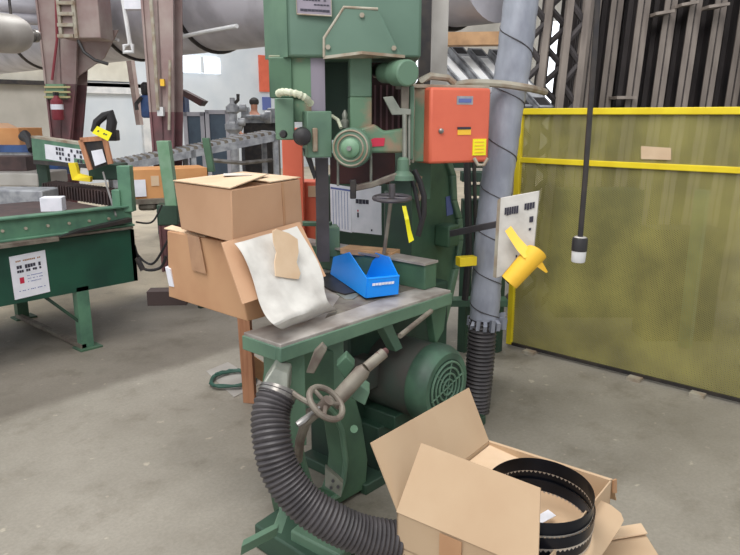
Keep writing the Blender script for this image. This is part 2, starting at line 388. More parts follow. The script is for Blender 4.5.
# ---- big duct (runs along V) with hoops
DU, DZ, DR = 5.0, 2.88, .55
dct = thing('ventilation_duct', 'very large grey sheet-metal duct running across the hall behind the green saw', 'duct', (DU, 8, DZ))
obj('tube', MB().tube([V3(DU, 15.9-k*.75, DZ) for k in range(18)], DR, 40), 'ductgrey', dct)
for v in (14.2, 11.4, 8.6, 6.9, 5.2, 3.6):
    obj('hoop', torus(MB(), V3(DU, v, DZ), DR+.005, .03, V3(0, 1, 0), 40, 8), 'darksteel', dct)
    obj('hanger', MB().cyl(V3(DU, v, DZ+DR), V3(DU, v, 7.5), .012, 8), 'darksteel', dct)
# crowded overhead tubes top left
for k, (ya, yb, r, lab) in enumerate(((2, 8, .10, 'dark horizontal pipe topmost at the far left'), (14, 20, .07, 'thin grey pipe just below the dark one at the far left'))):
    a_ = A(-40, ya, 8.6); b_ = A(46, yb, 9.0)
    single('overhead_pipe', MB().tube([a_, b_], r, 14), 'ductgrey', lab, 'pipe')
# capped pipe near the left
cp = thing('capped_pipe', 'pale grey capped steel pipe with a small open nozzle at the upper left', 'pipe', A(10, 34, 6))
ax = (A(34, 36, 6.25)-A(-30, 30, 5.4)).normalized(); s0 = A(-30, 30, 5.4); L = (A(26, 36, 6.1)-s0).length
obj('barrel', MB().lathe(s0, ax, [(0, .155), (L-.16, .155), (L-.08, .135), (L-.02, .09), (L, .05)], 28), 'ductlight', cp)
for q in (.35, .75): hp0 = s0.lerp(A(26, 36, 6.1), q)+UP*.15; obj('hanger', MB().cyl(hp0, V3(hp0.x, hp0.y, 7.5), .012, 8), 'darksteel', cp)
obj('nozzle', MB().lathe(s0, ax, [(L-.03, .045), (L+.12, .045), (L+.12, .055), (L+.17, .055), (L+.171, .038), (L+.10, .036)], 20), 'steel', cp)
# white pipe fitting hanging in front of duct
dp = thing('drop_pipe', 'slim white drop pipe with a hooked end hanging before the big duct', 'pipe', A(130, 52, 7.2))
obj('pipe', MB().tube([V3(A(120, -14, 7.2).x, A(120, -14, 7.2).y, 7.5), A(120, -14, 7.2), A(124, 6, 7.2), A(130, 44, 7.2), A(124, 46, 7.2), A(124, 52, 7.2), A(133, 52, 7.2), A(132, 44, 7.2)], .022, 8), 'white', dp)
obj('junction_box', FB(MB(), 124, 142, -6, 9, 7.15, .1), 'paper', dp)
single('conduit_pipe', MB().tube([PU(93, 43, 4.42), PU(107, 41, 4.42), PU(118, 40, 4.42)], .022, 8), 'white', 'short white strip running across the face of the big duct near a hoop', 'pipe')
single('conduit_pipe', MB().tube([PU(176, 38, 4.42), PU(204, 32, 4.42), PU(237, 26, 4.42)], .022, 8), 'white', 'long white conduit over the big duct right of the second column', 'pipe')
single('hanging_cable', MB().tube([A(78, 40, 8), A(84, 52, 8), A(95, 60, 8), A(108, 64, 8)], .018, 6), 'black', 'black cable drooping under the vent box', 'cable')

# ---- background machinery, centre-left
bm_ = thing('drill_press', 'blue painted drilling machine standing behind the second maroon column', 'machine', A(160, 135, 9))
obj('head', FB(MB(), 140, 150, 95, 118, 9, .25), 'bluepaint', bm_, .03)
obj('motor', MB().lathe(A(146, 95, 9.1), UP, [(0, .05), (.02, .06), (.13, .06), (.16, .03)], 14), 'black', bm_)
obj('feed_arm', MB().tube([A(141, 98, 9), A(136, 104, 8.9), A(137, 110, 8.9)], .025, 8), 'darksteel', bm_)
obj('body', FB(MB(), 170, 184, 92, 120, 9.2, .3), 'bluepaint', bm_, .03)
obj('cross_arm', FB(MB(), 144, 178, 100, 108, 9.3, .15), 'bluepaint', bm_)
obj('pedestal', MB().prism([A(150, 120, 9.3)*1, A(166, 120, 9.3), A(166, 120, 9.3)+FWD*.2, A(150, 120, 9.3)+FWD*.2], V3(0, 0, -A(150, 120, 9.3).z)), 'slateblue', bm_)
single('sheet_hood', plate([A(176, 92, 9), A(181, 89, 9), A(204, 101, 9), A(200, 106, 9)], .25), 'maroon', 'small slanted brown metal hood beside the blue machine', 'hood')
def cabinet(xl, xr, yt, yb, Y, label):
    c = thing('machine_cabinet', label, 'cabinet', (A((xl+xr)/2, yb, Y).x, A((xl+xr)/2, yb, Y).y, 0))
    p0, p1, nb, zb, zt, e, s_ = fb(xl, xr, yt, yb, Y, .5)
    obj('body', MB().prism([p0, p1, p1+nb*.5, p0+nb*.5], UP*zt), 'slateblue', c)
    f = MB()
    w = .05
    for a, b in ((p0, p0+e*w), (p1-e*w, p1)): f.prism([a-nb*.02, b-nb*.02, b, a], UP*zt)
    f.prism([p0-nb*.02+UP*(zt-w), p1-nb*.02+UP*(zt-w), p1+UP*(zt-w), p0+UP*(zt-w)], UP*w)
    obj('door_rim', f, 'ductgrey', c)
cabinet(184, 205, 112, 145, 8.8, 'left slate-blue machine cabinet behind the roller conveyor')
cabinet(206, 230, 110, 145, 8.8, 'right slate-blue machine cabinet behind the roller conveyor, beside the valve stand')
vs = thing('valve_stand', 'pale grey stacked valve fitting behind the roller conveyor', 'machine', (A(233, 130, 8.2).x, A(233, 130, 8.2).y, 0))
b_ = A(234, 138, 8.2); b0 = V3(b_.x, b_.y, 0)
obj('post', MB().cyl(b0, b_+UP*.1, .05, 14), 'machgrey', vs)
obj('valve_body', MB().lathe(b_, UP, [(0, .08), (.05, .05), (.1, .1), (.16, .1), (.2, .05), (.28, .05), (.3, .08), (.36, .08), (.4, .03), (.46, .03)], 18), 'machgrey', vs)
obj('lever', MB().tube([A(234, 104, 8.2), A(238, 100, 8.2), A(238, 94, 8.2)], .02, 8), 'darksteel', vs)
for (x, y) in ((239, 108), (238, 122), (229, 124)):
    obj('handle_knob', MB().lathe(A(x, y, 8.15), RIGHT, [(0, .01), (.01, .045), (.08, .045), (.09, .01)], 14), 'machgrey', vs)
# grey lathe-like machine
lm = thing('metal_lathe', 'pale grey horizontal machine with round chuck near the far worker', 'machine', (A(260, 125, 10).x, A(260, 125, 10).y, 0))
obj('bed', FB(MB(), 238, 276, 118, 123, 10, .4), 'machgrey', lm)
p0, p1, nb, zb, zt, e, s_ = fb(244, 276, 123, 135, 10.05, .4); obj('cabinet_base', MB().prism([p0, p1, p1+nb*.4, p0+nb*.4], UP*zt), 'darksteel', lm)
obj('chuck', MB().lathe(A(271, 117, 9.9), -RIGHT, [(0, .09), (.08, .09), (.09, .05), (.14, .05), (.15, .03), (.35, .03)], 22), 'machgrey', lm)
obj('headstock', FB(MB(), 267, 276, 108, 119, 10.1, .3), 'machgrey', lm, .02)
obj('tool_post', FB(MB(), 241, 248, 107, 119, 10, .15), 'machgrey', lm, .01)
def onwall(xl, xr, yt, yb):
    a = PV(xl, yt, 16.3); b = PV(xr, yb, 16.3); return MB().bb(a.x, b.x, 16.24, 16.3, b.z, a.z)
single('notice_board', onwall(262, 270, 97, 110), 'bluelabel', 'small pale blue notice on the white wall beside the far worker', 'sign')

# ---- person at the far machine (15 m away)
def skin_body(name, verts, edges, radii, m, parent, sub=1):
    base = ROOTLOC[parent.name]
    me = bpy.data.meshes.new(name); me.from_pydata([tuple(Vector(v)-base) for v in verts], edges, []); me.materials.append(M[m])
    o = bpy.data.objects.new(name, me); COL.objects.link(o); o.parent = parent
    sk = o.modifiers.new('skin', 'SKIN')
    for i, r in enumerate(radii): me.skin_vertices[0].data[i].radius = (r, r) if not isinstance(r, tuple) else r
    me.skin_vertices[0].data[0].use_root = True
    s = o.modifiers.new('sub', 'SUBSURF'); s.levels = sub; s.render_levels = sub; sk.use_smooth_shade = True
    ROOTLOC[o.name] = base
    return o
hp = A(254, 103.5, 15); gx = V3(hp.x, hp.y, 0); HZ = hp.z+.12
per = thing('person', 'worker with black hair and grey-olive shirt bending over the far machine', 'person', gx)
def pp(r, f, z): return gx+RIGHT*r+FWD*f+UP*z
S = HZ/1.78
vv = [pp(-.12, 0, .95*S), pp(-.1, 0, 1.2*S), pp(-.04, 0, 1.42*S), pp(0, 0, 1.52*S), pp(0, 0, 1.6*S), pp(0, 0, 1.72*S),
      pp(.14, -.05, 1.4*S), pp(.2, -.2, 1.15*S), pp(.3, -.35, 1.1*S), pp(-.24, -.03, 1.38*S), pp(-.32, -.15, 1.14*S), pp(-.2, -.38, 1.08*S),
      pp(-.02, 0, .88*S), pp(0, 0, .48*S), pp(.0, .02, .06), pp(-.22, 0, .88*S), pp(-.24, -.02, .48*S), pp(-.24, .02, .06), pp(0, -.14, .03), pp(-.24, -.14, .03)]
ee = [(0, 1), (1, 2), (2, 3), (3, 4), (4, 5), (2, 6), (6, 7), (7, 8), (2, 9), (9, 10), (10, 11), (0, 12), (12, 13), (13, 14), (0, 15), (15, 16), (16, 17), (14, 18), (17, 19)]
rr = [.15, .15, .15, .055, .085, .08, .065, .045, .03, .065, .045, .03, .09, .06, .045, .09, .06, .045, .04, .04]
skin_body('body', vv, ee, rr, 'skin', per)
skin_body('shirt', [vv[0], vv[1], vv[2], vv[6], vv[7], vv[9], vv[10]], [(0, 1), (1, 2), (2, 3), (3, 4), (2, 5), (5, 6)], [.165, .165, .165, .08, .06, .08, .06], 'shirt', per)
skin_body('trousers', [vv[0]-UP*.02, vv[12], vv[13], vv[14], vv[15], vv[16], vv[17]], [(0, 1), (1, 2), (2, 3), (0, 4), (4, 5), (5, 6)], [.16, .105, .075, .06, .105, .075, .06], 'trouser', per)
hd = pp(0, .02, 1.67*S); obj('hair', MB().lathe(hd-UP*.02, UP, [(0, .09), (.05, .105), (.1, .095), (.14, .05), (.15, .01)], 16), 'hair', per)

# ---- roller conveyor
ca0, ca1 = A(96, 169, 6.4), A(276, 134, 7.2)
cv = thing('roller_conveyor', 'long grey roller conveyor sloping up behind the cardboard boxes', 'conveyor', ((ca0.x+ca1.x)/2, (ca0.y+ca1.y)/2, 0))
dirc = (ca1-ca0).normalized(); back = V3(-dirc.y, dirc.x, 0).normalized()
if back.dot(FWD) < 0: back = -back
back = back*.42
for k, off in enumerate((Vector(), back)):
    a, b = ca0+off, ca1+off
    obj('side_rail', MB().prism([a, b, b-UP*.07, a-UP*.07], back.normalized()*.02), 'machgrey', cv)
for k in range(46):
    t = (k+.5)/46; a = ca0.lerp(ca1, t)+UP*.012
    obj('roller', MB().cyl(a+back*.06, a+back*.97, .022, 10), 'machgrey' if k % 2 else 'wornsteel', cv)
for t in (.08, .5, .985):
    a = ca0.lerp(ca1, t)
    obj('leg', MB().prism([a, a+dirc*.05, a+dirc*.05+back, a+back], V3(0, 0, -.08)).prism([a, a+dirc*.05, a+dirc*.05+back*.1, a+back*.1], V3(0, 0, -a.z)).prism([a+back*.9, a+dirc*.05+back*.9, a+dirc*.05+back, a+back], V3(0, 0, -a.z)), 'machgrey', cv)
obj('lower_brace', MB().tube([A(210, 160, 6.8), A(242, 163, 6.9), A(272, 160, 7.2)], .02, 4), 'steel', cv)

# ================================================================== GREEN BENCH (left)
BV = 4.52
bn = thing('work_bench', 'long dark green steel bench with a notice taped to its side panel', 'bench', (1.6, 5.0, 0))
obj('side_panel', MB().bb(-.6, 2.47, BV, BV+.03, .42, .80), 'bench_green', bn)
obj('side_panel', MB().bb(-.6, 2.47, 5.66, 5.69, .42, .80), 'bench_green', bn)
obj('end_panel', MB().bb(2.44, 2.47, BV, 5.69, .42, .80), 'bench_green', bn)
obj('top_rail', MB().bb(-.6, 2.46, BV-.01, BV+.05, .83, .975).bb(-.6, 2.46, BV-.04, BV+.05, .965, .98).bb(-.6, 2.46, BV-.04, BV+.05, .83, .845), 'rail_green', bn, .004)
obj('deck', MB().bb(-.6, 2.44, BV+.05, 5.66, .90, .93), 'chain', bn)
for k in range(8): obj('rivet', MB().cyl(V3(1.3+k*.14, BV-.01, .90), V3(1.3+k*.14, BV-.022, .90), .010, 8), 'rim', bn)
obj('slide_strip', MB().bb(-.6, 1.9, BV-.07, BV, .80, .825).bb(1.3, 2.44, BV-.05, BV, .815, .83), 'wornsteel', bn)
obj('slide_strip', plate([PV(80, 230, BV-.08), PV(132, 218, BV-.08), PV(132, 222, BV-.08), PV(60, 237, BV-.08)], .06), 'darksteel', bn)
for v in (BV+.0, 5.62):
    for u in (2.01, .2):
        g = obj('leg', MB().bb(u, u+.085, v, v+.07, 0, .45), 'green_mid' if v > 5 else 'rail_green', bn)
        obj('foot_plate', MB().bb(u-.03, u+.13, v-.04, v+.09, 0, .012), 'green_mid', g)
obj('floor_bar', MB().bb(2.0, 2.04, BV, 5.65, .012, .04), 'wornsteel', bn)
obj('diagonal_brace', MB().tube([V3(2.02, BV+.03, .2), V3(1.8, BV+.03, .43)], .012, 6), 'green_dark', bn)
# notice
def notice(name, label, P0, P1, P3, cat, parts, m='paper', th=.004):
    n = (P1-P0).cross(P3-P0).normalized()
    if n.dot(FWD) > 0: n = -n
    t = thing(name, label, cat, (P0+P1)/2)
    obj('backing', MB().prism([P0, P1, P1+P3-P0, P3], -n*th), m, t)
    for nm, mm, rects in parts: obj(nm, marks(P0, P1, P3, rects, .0012), mm, t)
    return t
def words(s0, s1, t, h, k, gap=.25, seed=1):
    rnd = random.Random(seed); out = []; w = (s1-s0)/k
    for i in range(k):
        if rnd.random() < .14: continue
        out.append((s0+i*w, s0+i*w+w*(1-gap), t, t+h*(.8+.2*rnd.random())))
    return out
N0, N1, N3 = PV(9, 257, BV-.005), PV(45, 250, BV-.005), PV(15, 300, BV-.005)
notice('notice', 'white printed notice taped on the dark green bench panel', N0, N1, N3, 'notice', [
    ('heading', 'tape', words(.15, .85, .12, .04, 14, .2, 3)),
    ('bold_text', 'ink', words(.16, .84, .24, .09, 9, .12, 4)+words(.16, .84, .35, .06, 11, .12, 5)),
    ('picture', 'redlabel', [(.2, .32, .52, .66)]),
    ('small_text', 'bluelabel', words(.42, .85, .5, .02, 12, .3, 6)+words(.42, .85, .57, .02, 12, .3, 7)+words(.42, .8, .64, .02, 10, .3, 8)+words(.15, .9, .82, .02, 16, .3, 9))])
# things on the bench
wbx = single('small_carton', FB(MB(), 40, 62, 198, 213, 4.85, .12, 10), 'paper', 'small white carton on the green bench rail in front of the dark slats', 'box', bevel=.004)
slat = thing('slat_stack', 'row of dark brown upright slats on the green bench', 'slats', A(78, 207, 5.2))
sa, sb_ = A(42, 183, 5.9), A(116, 193, 5.1)
obj('base', MB().prism([V3(sa.x, sa.y, .93), V3(sb_.x, sb_.y, .93), V3(sb_.x, sb_.y, .93)+FWD*.25, V3(sa.x, sa.y, .93)+FWD*.25], UP*(sa.z-.97)), 'chain', slat)
ribs = MB(); nr = 26
for k in range(nr):
    p = sa.lerp(sb_, (k+.5)/nr); dd = (sb_-sa).normalized()
    ribs.prism([V3(p.x, p.y, .93)-FWD*.02-dd*.01, V3(p.x, p.y, .93)-FWD*.02+dd*.01, V3(p.x, p.y, .93)+FWD*.26+dd*.01, V3(p.x, p.y, .93)+FWD*.26-dd*.01], UP*(p.z-.93))
obj('slats', ribs, 'chain', slat)
single('metal_tray', FB(MB(), -20, 43, 190, 214, 5.5, .3, -6), 'machgrey', 'pale grey metal tray block at the left edge of the green bench', 'tray', bevel=.01)
single('parts_tray', FB(MB(), -20, 38, 173, 186, 6.2, .5, -6), 'ductlight', 'pale blue-grey shelf strip behind the metal tray at the left edge', 'tray', bevel=.01)
single('parts_bin', FB(MB(), 20, 58, 161, 176, 6.8, .4), 'bluepaint', 'blue parts bin behind the green post on the bench', 'bin', bevel=.01)
single('scrap_block', FB(MB(), -20, 26, 157, 171, 6.4, .3), 'chain', 'brown wooden scrap pile under the blue table at the left', 'scrap')
bt = thing('side_table', 'blue-topped table at the left edge carrying an orange carton', 'table', (A(6, 150, 7.6).x, A(6, 150, 7.6).y, 0))
tpm = FB(MB(), -50, 31, 145, 152, 7.4, .7, -6); obj('tabletop', tpm, 'bluepaint', bt)
obj('steel_edge', FB(MB(), -50, 31, 152, 157, 7.42, .66, -6), 'machgrey', bt)
for x in (-35, 20):
    p = A(x, 157, 7.6); obj('leg', MB().bb(p.x-.03, p.x+.03, p.y-.03, p.y+.03, 0, p.z), 'machgrey', bt)
oc = thing('carton', 'orange-brown carton standing on the blue table at the left edge', 'box', A(0, 145, 7.6))
obj('body', FB(MB(), -20, 19, 128, 145, 7.5, .4, -10), 'card_orange', oc, .004)
obj('lid_flap', plate([A(-20, 123, 7.7), A(8, 123, 7.7), A(19, 128, 7.5), A(-20, 128, 7.5)], .01), 'card', oc)
single('clamp_head', MB().tube([A(20, 138, 7.0), A(25, 136, 7.0), A(29, 140, 6.9), A(31, 150, 6.7)], [.03, .06, .04, .03], 10), 'black', 'small dark clamp head at the end of the blue table', 'clamp')
# guard header beam with label, on green post
gb = thing('marking_gauge', 'light green gauge stand with a white marked label on its crossbar', 'frame', (A(40, 190, 6.0).x, A(40, 190, 6.0).y, .93))
g0, g1, g2, g3 = A(31, 138, 6.1), A(86, 146, 5.6), A(86, 164, 5.6), A(33, 160, 6.1)
obj('crossbar', plate([g0, g1, g2, g3], .06), 'rail_green', gb, .004)
obj('crossbar_flange', plate([g3, g2, g2-UP*.035, g3-UP*.035], .1), 'darksteel', gb)
obj('top_edge', plate([g0+UP*.02, g1+UP*.02, g1, g0], .08), 'rim', gb)
e1 = (g1-g0); e3 = (g3-g0)
Lp0 = g0+e1*.26+e3*.18; lab = obj('label_plate', MB().prism([Lp0-FWD*.006, Lp0+e1*.7-FWD*.006, Lp0+e1*.7+e3*.66-FWD*.006, Lp0+e3*.66-FWD*.006], FWD*.005), 'paper', gb)
rc = []
rnd = random.Random(12)
for rowt in (.08, .38, .68):
    for k in range(9):
        if rnd.random() < .35: continue
        s = .3+k*.075; rc.append((s, s+.05, rowt, rowt+.2))
obj('lettering', marks(Lp0-FWD*.006, Lp0-FWD*.006+e1*.7, Lp0-FWD*.006+e3*.66, rc, .003), 'ink', lab)
pz = A(40, 160, 6.15); obj('post', MB().prism([pz+RIGHT*-.04, pz+RIGHT*.05, pz+RIGHT*.05+FWD*.06, pz+RIGHT*-.04+FWD*.06], V3(0, 0, -(pz.z-.93))), 'green_dark', gb)
# hook
single('steel_bracket', MB().prism([A(68, 163, 5.5), A(75, 163, 5.5), A(78, 174, 5.5), A(90, 177, 5.4), A(90, 182, 5.4), A(72, 180, 5.5)], FWD*.05), 'yellow', 'bright yellow L-shaped bracket lying over the dark slats', 'bracket')
single('drive_block', FB(MB(), 88, 120, 164, 180, 5.45, .2), 'green_deep', 'dark block of rollers behind the wooden clipboard frame', 'machine part', bevel=.01)
# wooden frame with document
wf = thing('document_frame', 'wooden frame holding a sheet of paper, tilted on the green bench', 'frame', A(95, 172, 5.3))
W0, W1, W2, W3 = A(80, 140, 5.3), A(104, 138, 5.3), A(110, 164, 5.3), A(90, 170, 5.3)
fr = MB()
def bar(mb, a, b, w, th): 
    d = (b-a).normalized(); s = d.cross(FWD).normalized()*w/2
    mb.prism([a+s, b+s, b-s, a-s], FWD*th)
for a, b in ((W0, W1), (W1, W2), (W3, W0)): bar(fr, a, b, .035, .03)
obj('wood_frame', fr, 'wood', wf)
obj('backboard', plate([W0+FWD*.02, W1+FWD*.02, W2+FWD*.02, W3+FWD*.02], .01), 'darksteel', wf)
obj('paper_sheet', plate([A(91, 151, 5.29), A(102, 149, 5.29), A(106, 162, 5.29), A(95, 166, 5.29)], .003), 'paper', wf)
yt = thing('hang_tag', 'bright yellow tag stuck on top of the wooden document frame', 'tag', A(102, 140, 5.2))
T0, T1, T2, T3 = A(97, 126, 5.22), A(112, 133, 5.22), A(108, 141, 5.22), A(92, 133, 5.22)
obj('card', plate([T0, T1, T2, T3], .004), 'yellowtag', yt)
obj('lettering', marks(T0, T1, T3, words(.2, .85, .38, .2, 5, .3, 2), .002), 'ink', yt)
# lamp arm
la = thing('machine_lamp', 'black articulated machine lamp behind the yellow tag', 'lamp', A(104, 137, 6))
obj('arm', MB().tube([A(94, 132, 6), A(97, 122, 6), A(104, 116, 6), A(110, 114, 6), (A(112, 122, 6)), A(110, 136, 6)], [.03, .035, .035, .045, .045, .04], 10), 'black', la)
obj('lamp_head', FB(MB(), 101, 116, 130, 141, 6.02, .1), 'darksteel', la, .01)
# uprights right of bench
def post(name, m, px0, y0, px1, y1, Y, w, label, to=0.0):
    a = A(px0, y0, Y); b = A(px1, y1, Y); mb = MB(); s = RIGHT*w/2
    bz = V3(b.x, b.y, b.z); mb.prism([a-s, a+s, bz+s, bz-s], FWD*w)
    return single(name, mb, m, label, 'post', bevel=.004)
gp = thing('guide_post', 'light green bracket post at the right end of the green bench', 'post', A(124, 215, 4.9))
obj('upright', FB(MB(), 118, 131, 166, 212, 4.8, .08), 'rail_green', gp, .004)
obj('side_plate', FB(MB(), 112, 120, 190, 212, 4.78, .08), 'rail_green', gp, .004)
single('stop_rod', MB().tube([A(103, 172, 5.0), A(108, 190, 4.95), A(116, 216, 4.7)], .007, 6), 'steel', 'thin steel rod slanting down in front of the bench end post', 'rod')
post('conveyor_guide', 'pale_green', 162, 141, 171, 206, 4.9, .085, 'pale green flat upright in front of the long carton')
post('conveyor_guide', 'green_mid', 205, 138, 211, 172, 5.6, .055, 'dark green thin upright at the right end of the long carton')
# long carton on green side table between bench and boxes
lc = thing('long_carton', 'long brown carton with a white label behind the green uprights', 'box', A(170, 200, 5.5))
p0, p1, nb, zb, zt, e, s_ = fb(131, 146, 172, 200, 5.3, .2, 10)
obj('body', FB(MB(), 131, 208, 170, 200, 5.3, .34, 25), 'card_orange', lc, .004)
obj('label', FB(MB(), 134, 146, 180, 197, 5.29, .004, 25), 'paper', lc)
obj('tape', FB(MB(), 151, 159, 176, 186, 5.36, .004, 25), 'card_top', lc)
tb = thing('machine_stand', 'green steel stand with clutter under the long brown carton', 'stand', (A(165, 230, 5.4).x, A(165, 230, 5.4).y, 0))
obj('shelf', FB(MB(), 128, 205, 200, 205, 5.25, .5, 20), 'wornsteel', tb)
obj('gear_casing', FB(MB(), 157, 178, 205, 226, 5.2, .3, 10), 'green_dark', tb, .01)
obj('roller_block', FB(MB(), 138, 156, 203, 211, 5.3, .2, 10), 'wornsteel', tb, .02)
for x in (195,):
    p = A(x, 205, 5.6); obj('leg', MB().bb(p.x-.02, p.x+.02, p.y-.02, p.y+.02, 0, p.z), 'green_deep', tb)
for k, (pts, lab) in enumerate((([(136, 222), (152, 222), (162, 205)], 'uppermost thin cable beside the bench end'),
     ([(134, 250), (145, 262), (155, 262), (168, 240)], 'black cable looping lower beside the bench end'),
     ([(134, 245), (143, 268), (160, 268), (166, 256)], 'thick black cable sagging lowest beside the bench end'))):
    ps = [A(x, y, 5.0) for x, y in pts]
    single('cable', MB().tube(smooth(ps), .007+.002*k, 8), 'black', lab, 'cable')
single('cable_gland', MB().tube([A(137, 258, 4.75), A(143, 270, 4.75)], .02, 10), 'darksteel', 'dark connector hanging at the right end of the bench panel', 'connector')
dbm = FB(MB(), 147, 186, 292, 306, 3.0, .08, 4)
single('shelf_board', dbm, 'darkbrown', 'dark brown board sticking out behind the lower cardboard box', 'board')

# ================================================================== BAND RESAW
rs = thing('band_resaw', 'big green band resaw standing in the middle, with table, motor and wheel housing', 'band saw', (2.0, 2.0, 0))
TZ = .85
TP = [(1.415, 1.68), (2.40, 1.68), (2.40, 2.95), (2.05, 2.95), (2.05, 2.4), (1.75, 2.4), (1.75, 1.88), (1.415, 1.88)]
obj('table', MB().prism([V3(x, y, TZ-.02) for x, y in TP], UP*.02), 'tabletop', rs, .003)
obj('table_skirt', MB().bb(1.41, 2.405, 1.675, 1.70, TZ-.065, TZ-.012).bb(1.41, 1.44, 1.70, 1.885, TZ-.065, TZ-.012).bb(1.44, 1.75, 1.86, 1.885, TZ-.065, TZ-.02).bb(1.75, 1.775, 1.885, 2.4, TZ-.065, TZ-.02).bb(2.37, 2.405, 1.70, 2.95, TZ-.065, TZ-.02).bb(2.05, 2.405, 2.93, 2.955, TZ-.065, TZ-.02), 'green', rs, .004)
obj('table_insert', plate([PZ(325, 318, TZ+.001), PZ(395, 294, TZ+.001), PZ(420, 287, TZ+.001), PZ(350, 281, TZ+.001)], .001), 'wornsteel', rs)
# fence rail at the right end of the table
rl = obj('rail_fence', MB().bb(2.32, 2.405, 1.765, 2.9, TZ, TZ+.112), 'green_mid', rs, .004)
obj('rail_cap', MB().bb(2.31, 2.41, 1.76, 2.9, TZ+.112, TZ+.122), 'tabletop', rl)
# base casting: plate with oval opening (plane v=1.80)
PVc = 1.80
outer = [(284, 352), (305, 350), (340, 350), (352, 385), (362, 420), (368, 460), (366, 505), (360, 545), (330, 556), (300, 548), (290, 520), (282, 480), (278, 440), (278, 400)]
inner = [(300, 408), (312, 402), (324, 404), (334, 414), (341, 430), (345, 460), (343, 480), (338, 495), (328, 500), (316, 496), (308, 480), (302, 460), (298, 440), (297, 422)]
O_ = [PV(x, y, PVc) for x, y in outer]; I_ = [PV(x, y, PVc) for x, y in inner]
for p in O_: p.z = max(p.z, .02)
k = len(O_); th = V3(0, .10, 0); mb = MB()
vsx = O_+I_+[p+th for p in O_]+[p+th for p in I_]; fs = []
for i in range(k):
    j = (i+1) % k
    fs += [(i, j, k+j, k+i), (2*k+i, 3*k+i, 3*k+j, 2*k+j), (i, 2*k+i, 2*k+j, j), (k+i, k+j, 3*k+j, 3*k+i)]
mb.add(vsx, fs); cst = obj('base_casting', mb, 'green_mid', rs, .006)
# raised bead round the opening
obj('opening_bead', MB().tube([p-V3(0, .005, 0) for p in I_], .012, 8, True), 'green', cst)
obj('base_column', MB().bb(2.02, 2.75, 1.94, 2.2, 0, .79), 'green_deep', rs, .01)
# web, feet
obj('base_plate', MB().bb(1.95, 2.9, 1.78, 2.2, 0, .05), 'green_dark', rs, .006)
fp = [PZ(254, 524, .10), PZ(300, 545, .10), PZ(345, 572, .1), PZ(362, 545, .1), PZ(300, 505, .10)]
obj('foot_casting', MB().prism([PZ(254, 524, .10), PZ(330, 572, .10), PZ(356, 545, .10), PZ(285, 503, .10)], V3(0, 0, -.10)), 'green_dark', rs, .008)
obj('foot_casting', MB().prism([PZ(290, 530, .14), PZ(340, 556, .14), PZ(352, 545, .14), PZ(305, 518, .14)], V3(0, 0, -.12)), 'green', rs, .008)
st = [A(283, 500, 2.12), A(284, 512, 2.08), A(277, 532, 2.02), A(241, 551, 1.90)]
mb = MB()
for a, b in zip(st, st[1:]):
    d = (b-a).normalized(); s = d.cross(FWD).normalized()*.016
    mb.prism([a+s, b+s, b-s, a-s], FWD*.035)
obj('foot_pedal', mb, 'green', rs)
# front post with junction (under table corner)
obj('front_post', FB(MB(), 279, 306, 352, 452, 2.24, .14, 30), 'green', rs, .004)
obj('post_web', FB(MB(), 326, 344, 334, 404, 2.52, .05, 20), 'green', rs, .004)  # second upright web of the base, in the plain machine green
obj('gusset', MB().prism([PV(380, 322, 1.75), PV(390, 319, 1.75), PV(403, 348, 1.75), PV(396, 352, 1.75)], V3(0, .05, 0)), 'green', rs, .003)
obj('gusset', MB().prism([PV(430, 302, 1.72), PV(448, 297, 1.72), PV(444, 330, 1.72), PV(436, 345, 1.72)], V3(0, .04, 0)), 'green_mid', rs, .003)
obj('grey_link', MB().prism([A(314, 352, 2.15), A(322, 344, 2.15), A(327, 350, 2.15), A(314, 374, 2.15), A(306, 373, 2.15)], FWD*.03), 'wornsteel', rs, .003)
obj('square_lug', MB().prism([A(336, 366, 2.12), A(346, 356, 2.12), A(355, 366, 2.12), A(345, 380, 2.12)], FWD*.06), 'green_mid', rs, .004)
obj('square_lug', MB().prism([A(357, 383, 2.08), A(370, 392, 2.08), A(365, 406, 2.08), A(351, 398, 2.08)], FWD*.08), 'green', rs, .004)
# adjusting shaft
sh = obj('adjusting_shaft', MB().tube([A(332, 404, 2.02), A(342, 394, 2.04), A(362, 372, 2.06), A(366, 368, 2.06)], [.026, .026, .026, .018], 14).tube([A(366, 368, 2.06), A(384, 353, 2.1)], .018, 12), 'wornsteel', rs)
obj('red_tip', MB().tube([A(379, 357, 2.09), A(387, 350, 2.11)], [.019, .010], 12), 'maroon', sh)
obj('long_rod', MB().tube([A(400, 336, 2.35), A(431, 311, 2.6)], .010, 10), 'wornsteel', rs)
# handwheel (front)
hw = obj('handwheel', MB(), 'wornsteel', rs) if False else None
hc = A(326, 403, 1.93); hn = (-FWD*.27+RIGHT*.57+UP*.76).normalized()
hwm = MB(); torus(hwm, hc, .060, .010, hn, 32, 10)
hwm.cyl(hc+hn*.015, hc-hn*.05, .018, 14)
aa = hn.cross(UP).normalized(); bb_ = hn.cross(aa)
for k in range(3):
    t = 2*PI*k/3+.5; hwm.tube([hc, hc+(aa*math.cos(t)+bb_*math.sin(t))*.06], .007, 8)
hwo = obj('handwheel', hwm, 'wornsteel', rs)
obj('crank_handle', MB().tube([A(322, 406, 1.93), A(310, 415, 1.9), A(303, 421, 1.88), A(297, 425, 1.87)], [.007, .008, .012, .010], 10), 'steel', hwo)
obj('feed_rod', MB().tube([A(290, 391, 2.0), A(300, 398, 1.98), A(318, 408, 1.94)], .009, 8), 'wornsteel', rs)
obj('curved_guard', MB().tube([A(318, 412, 2.0), A(306, 422, 2.02), A(300, 440, 2.05), A(298, 460, 2.1)], .016, 10), 'wornsteel', rs)
pb = [A(325, 468, 2.25), A(337, 478, 2.25), A(343, 484, 2.25), A(341, 497, 2.25), A(325, 486, 2.25)]
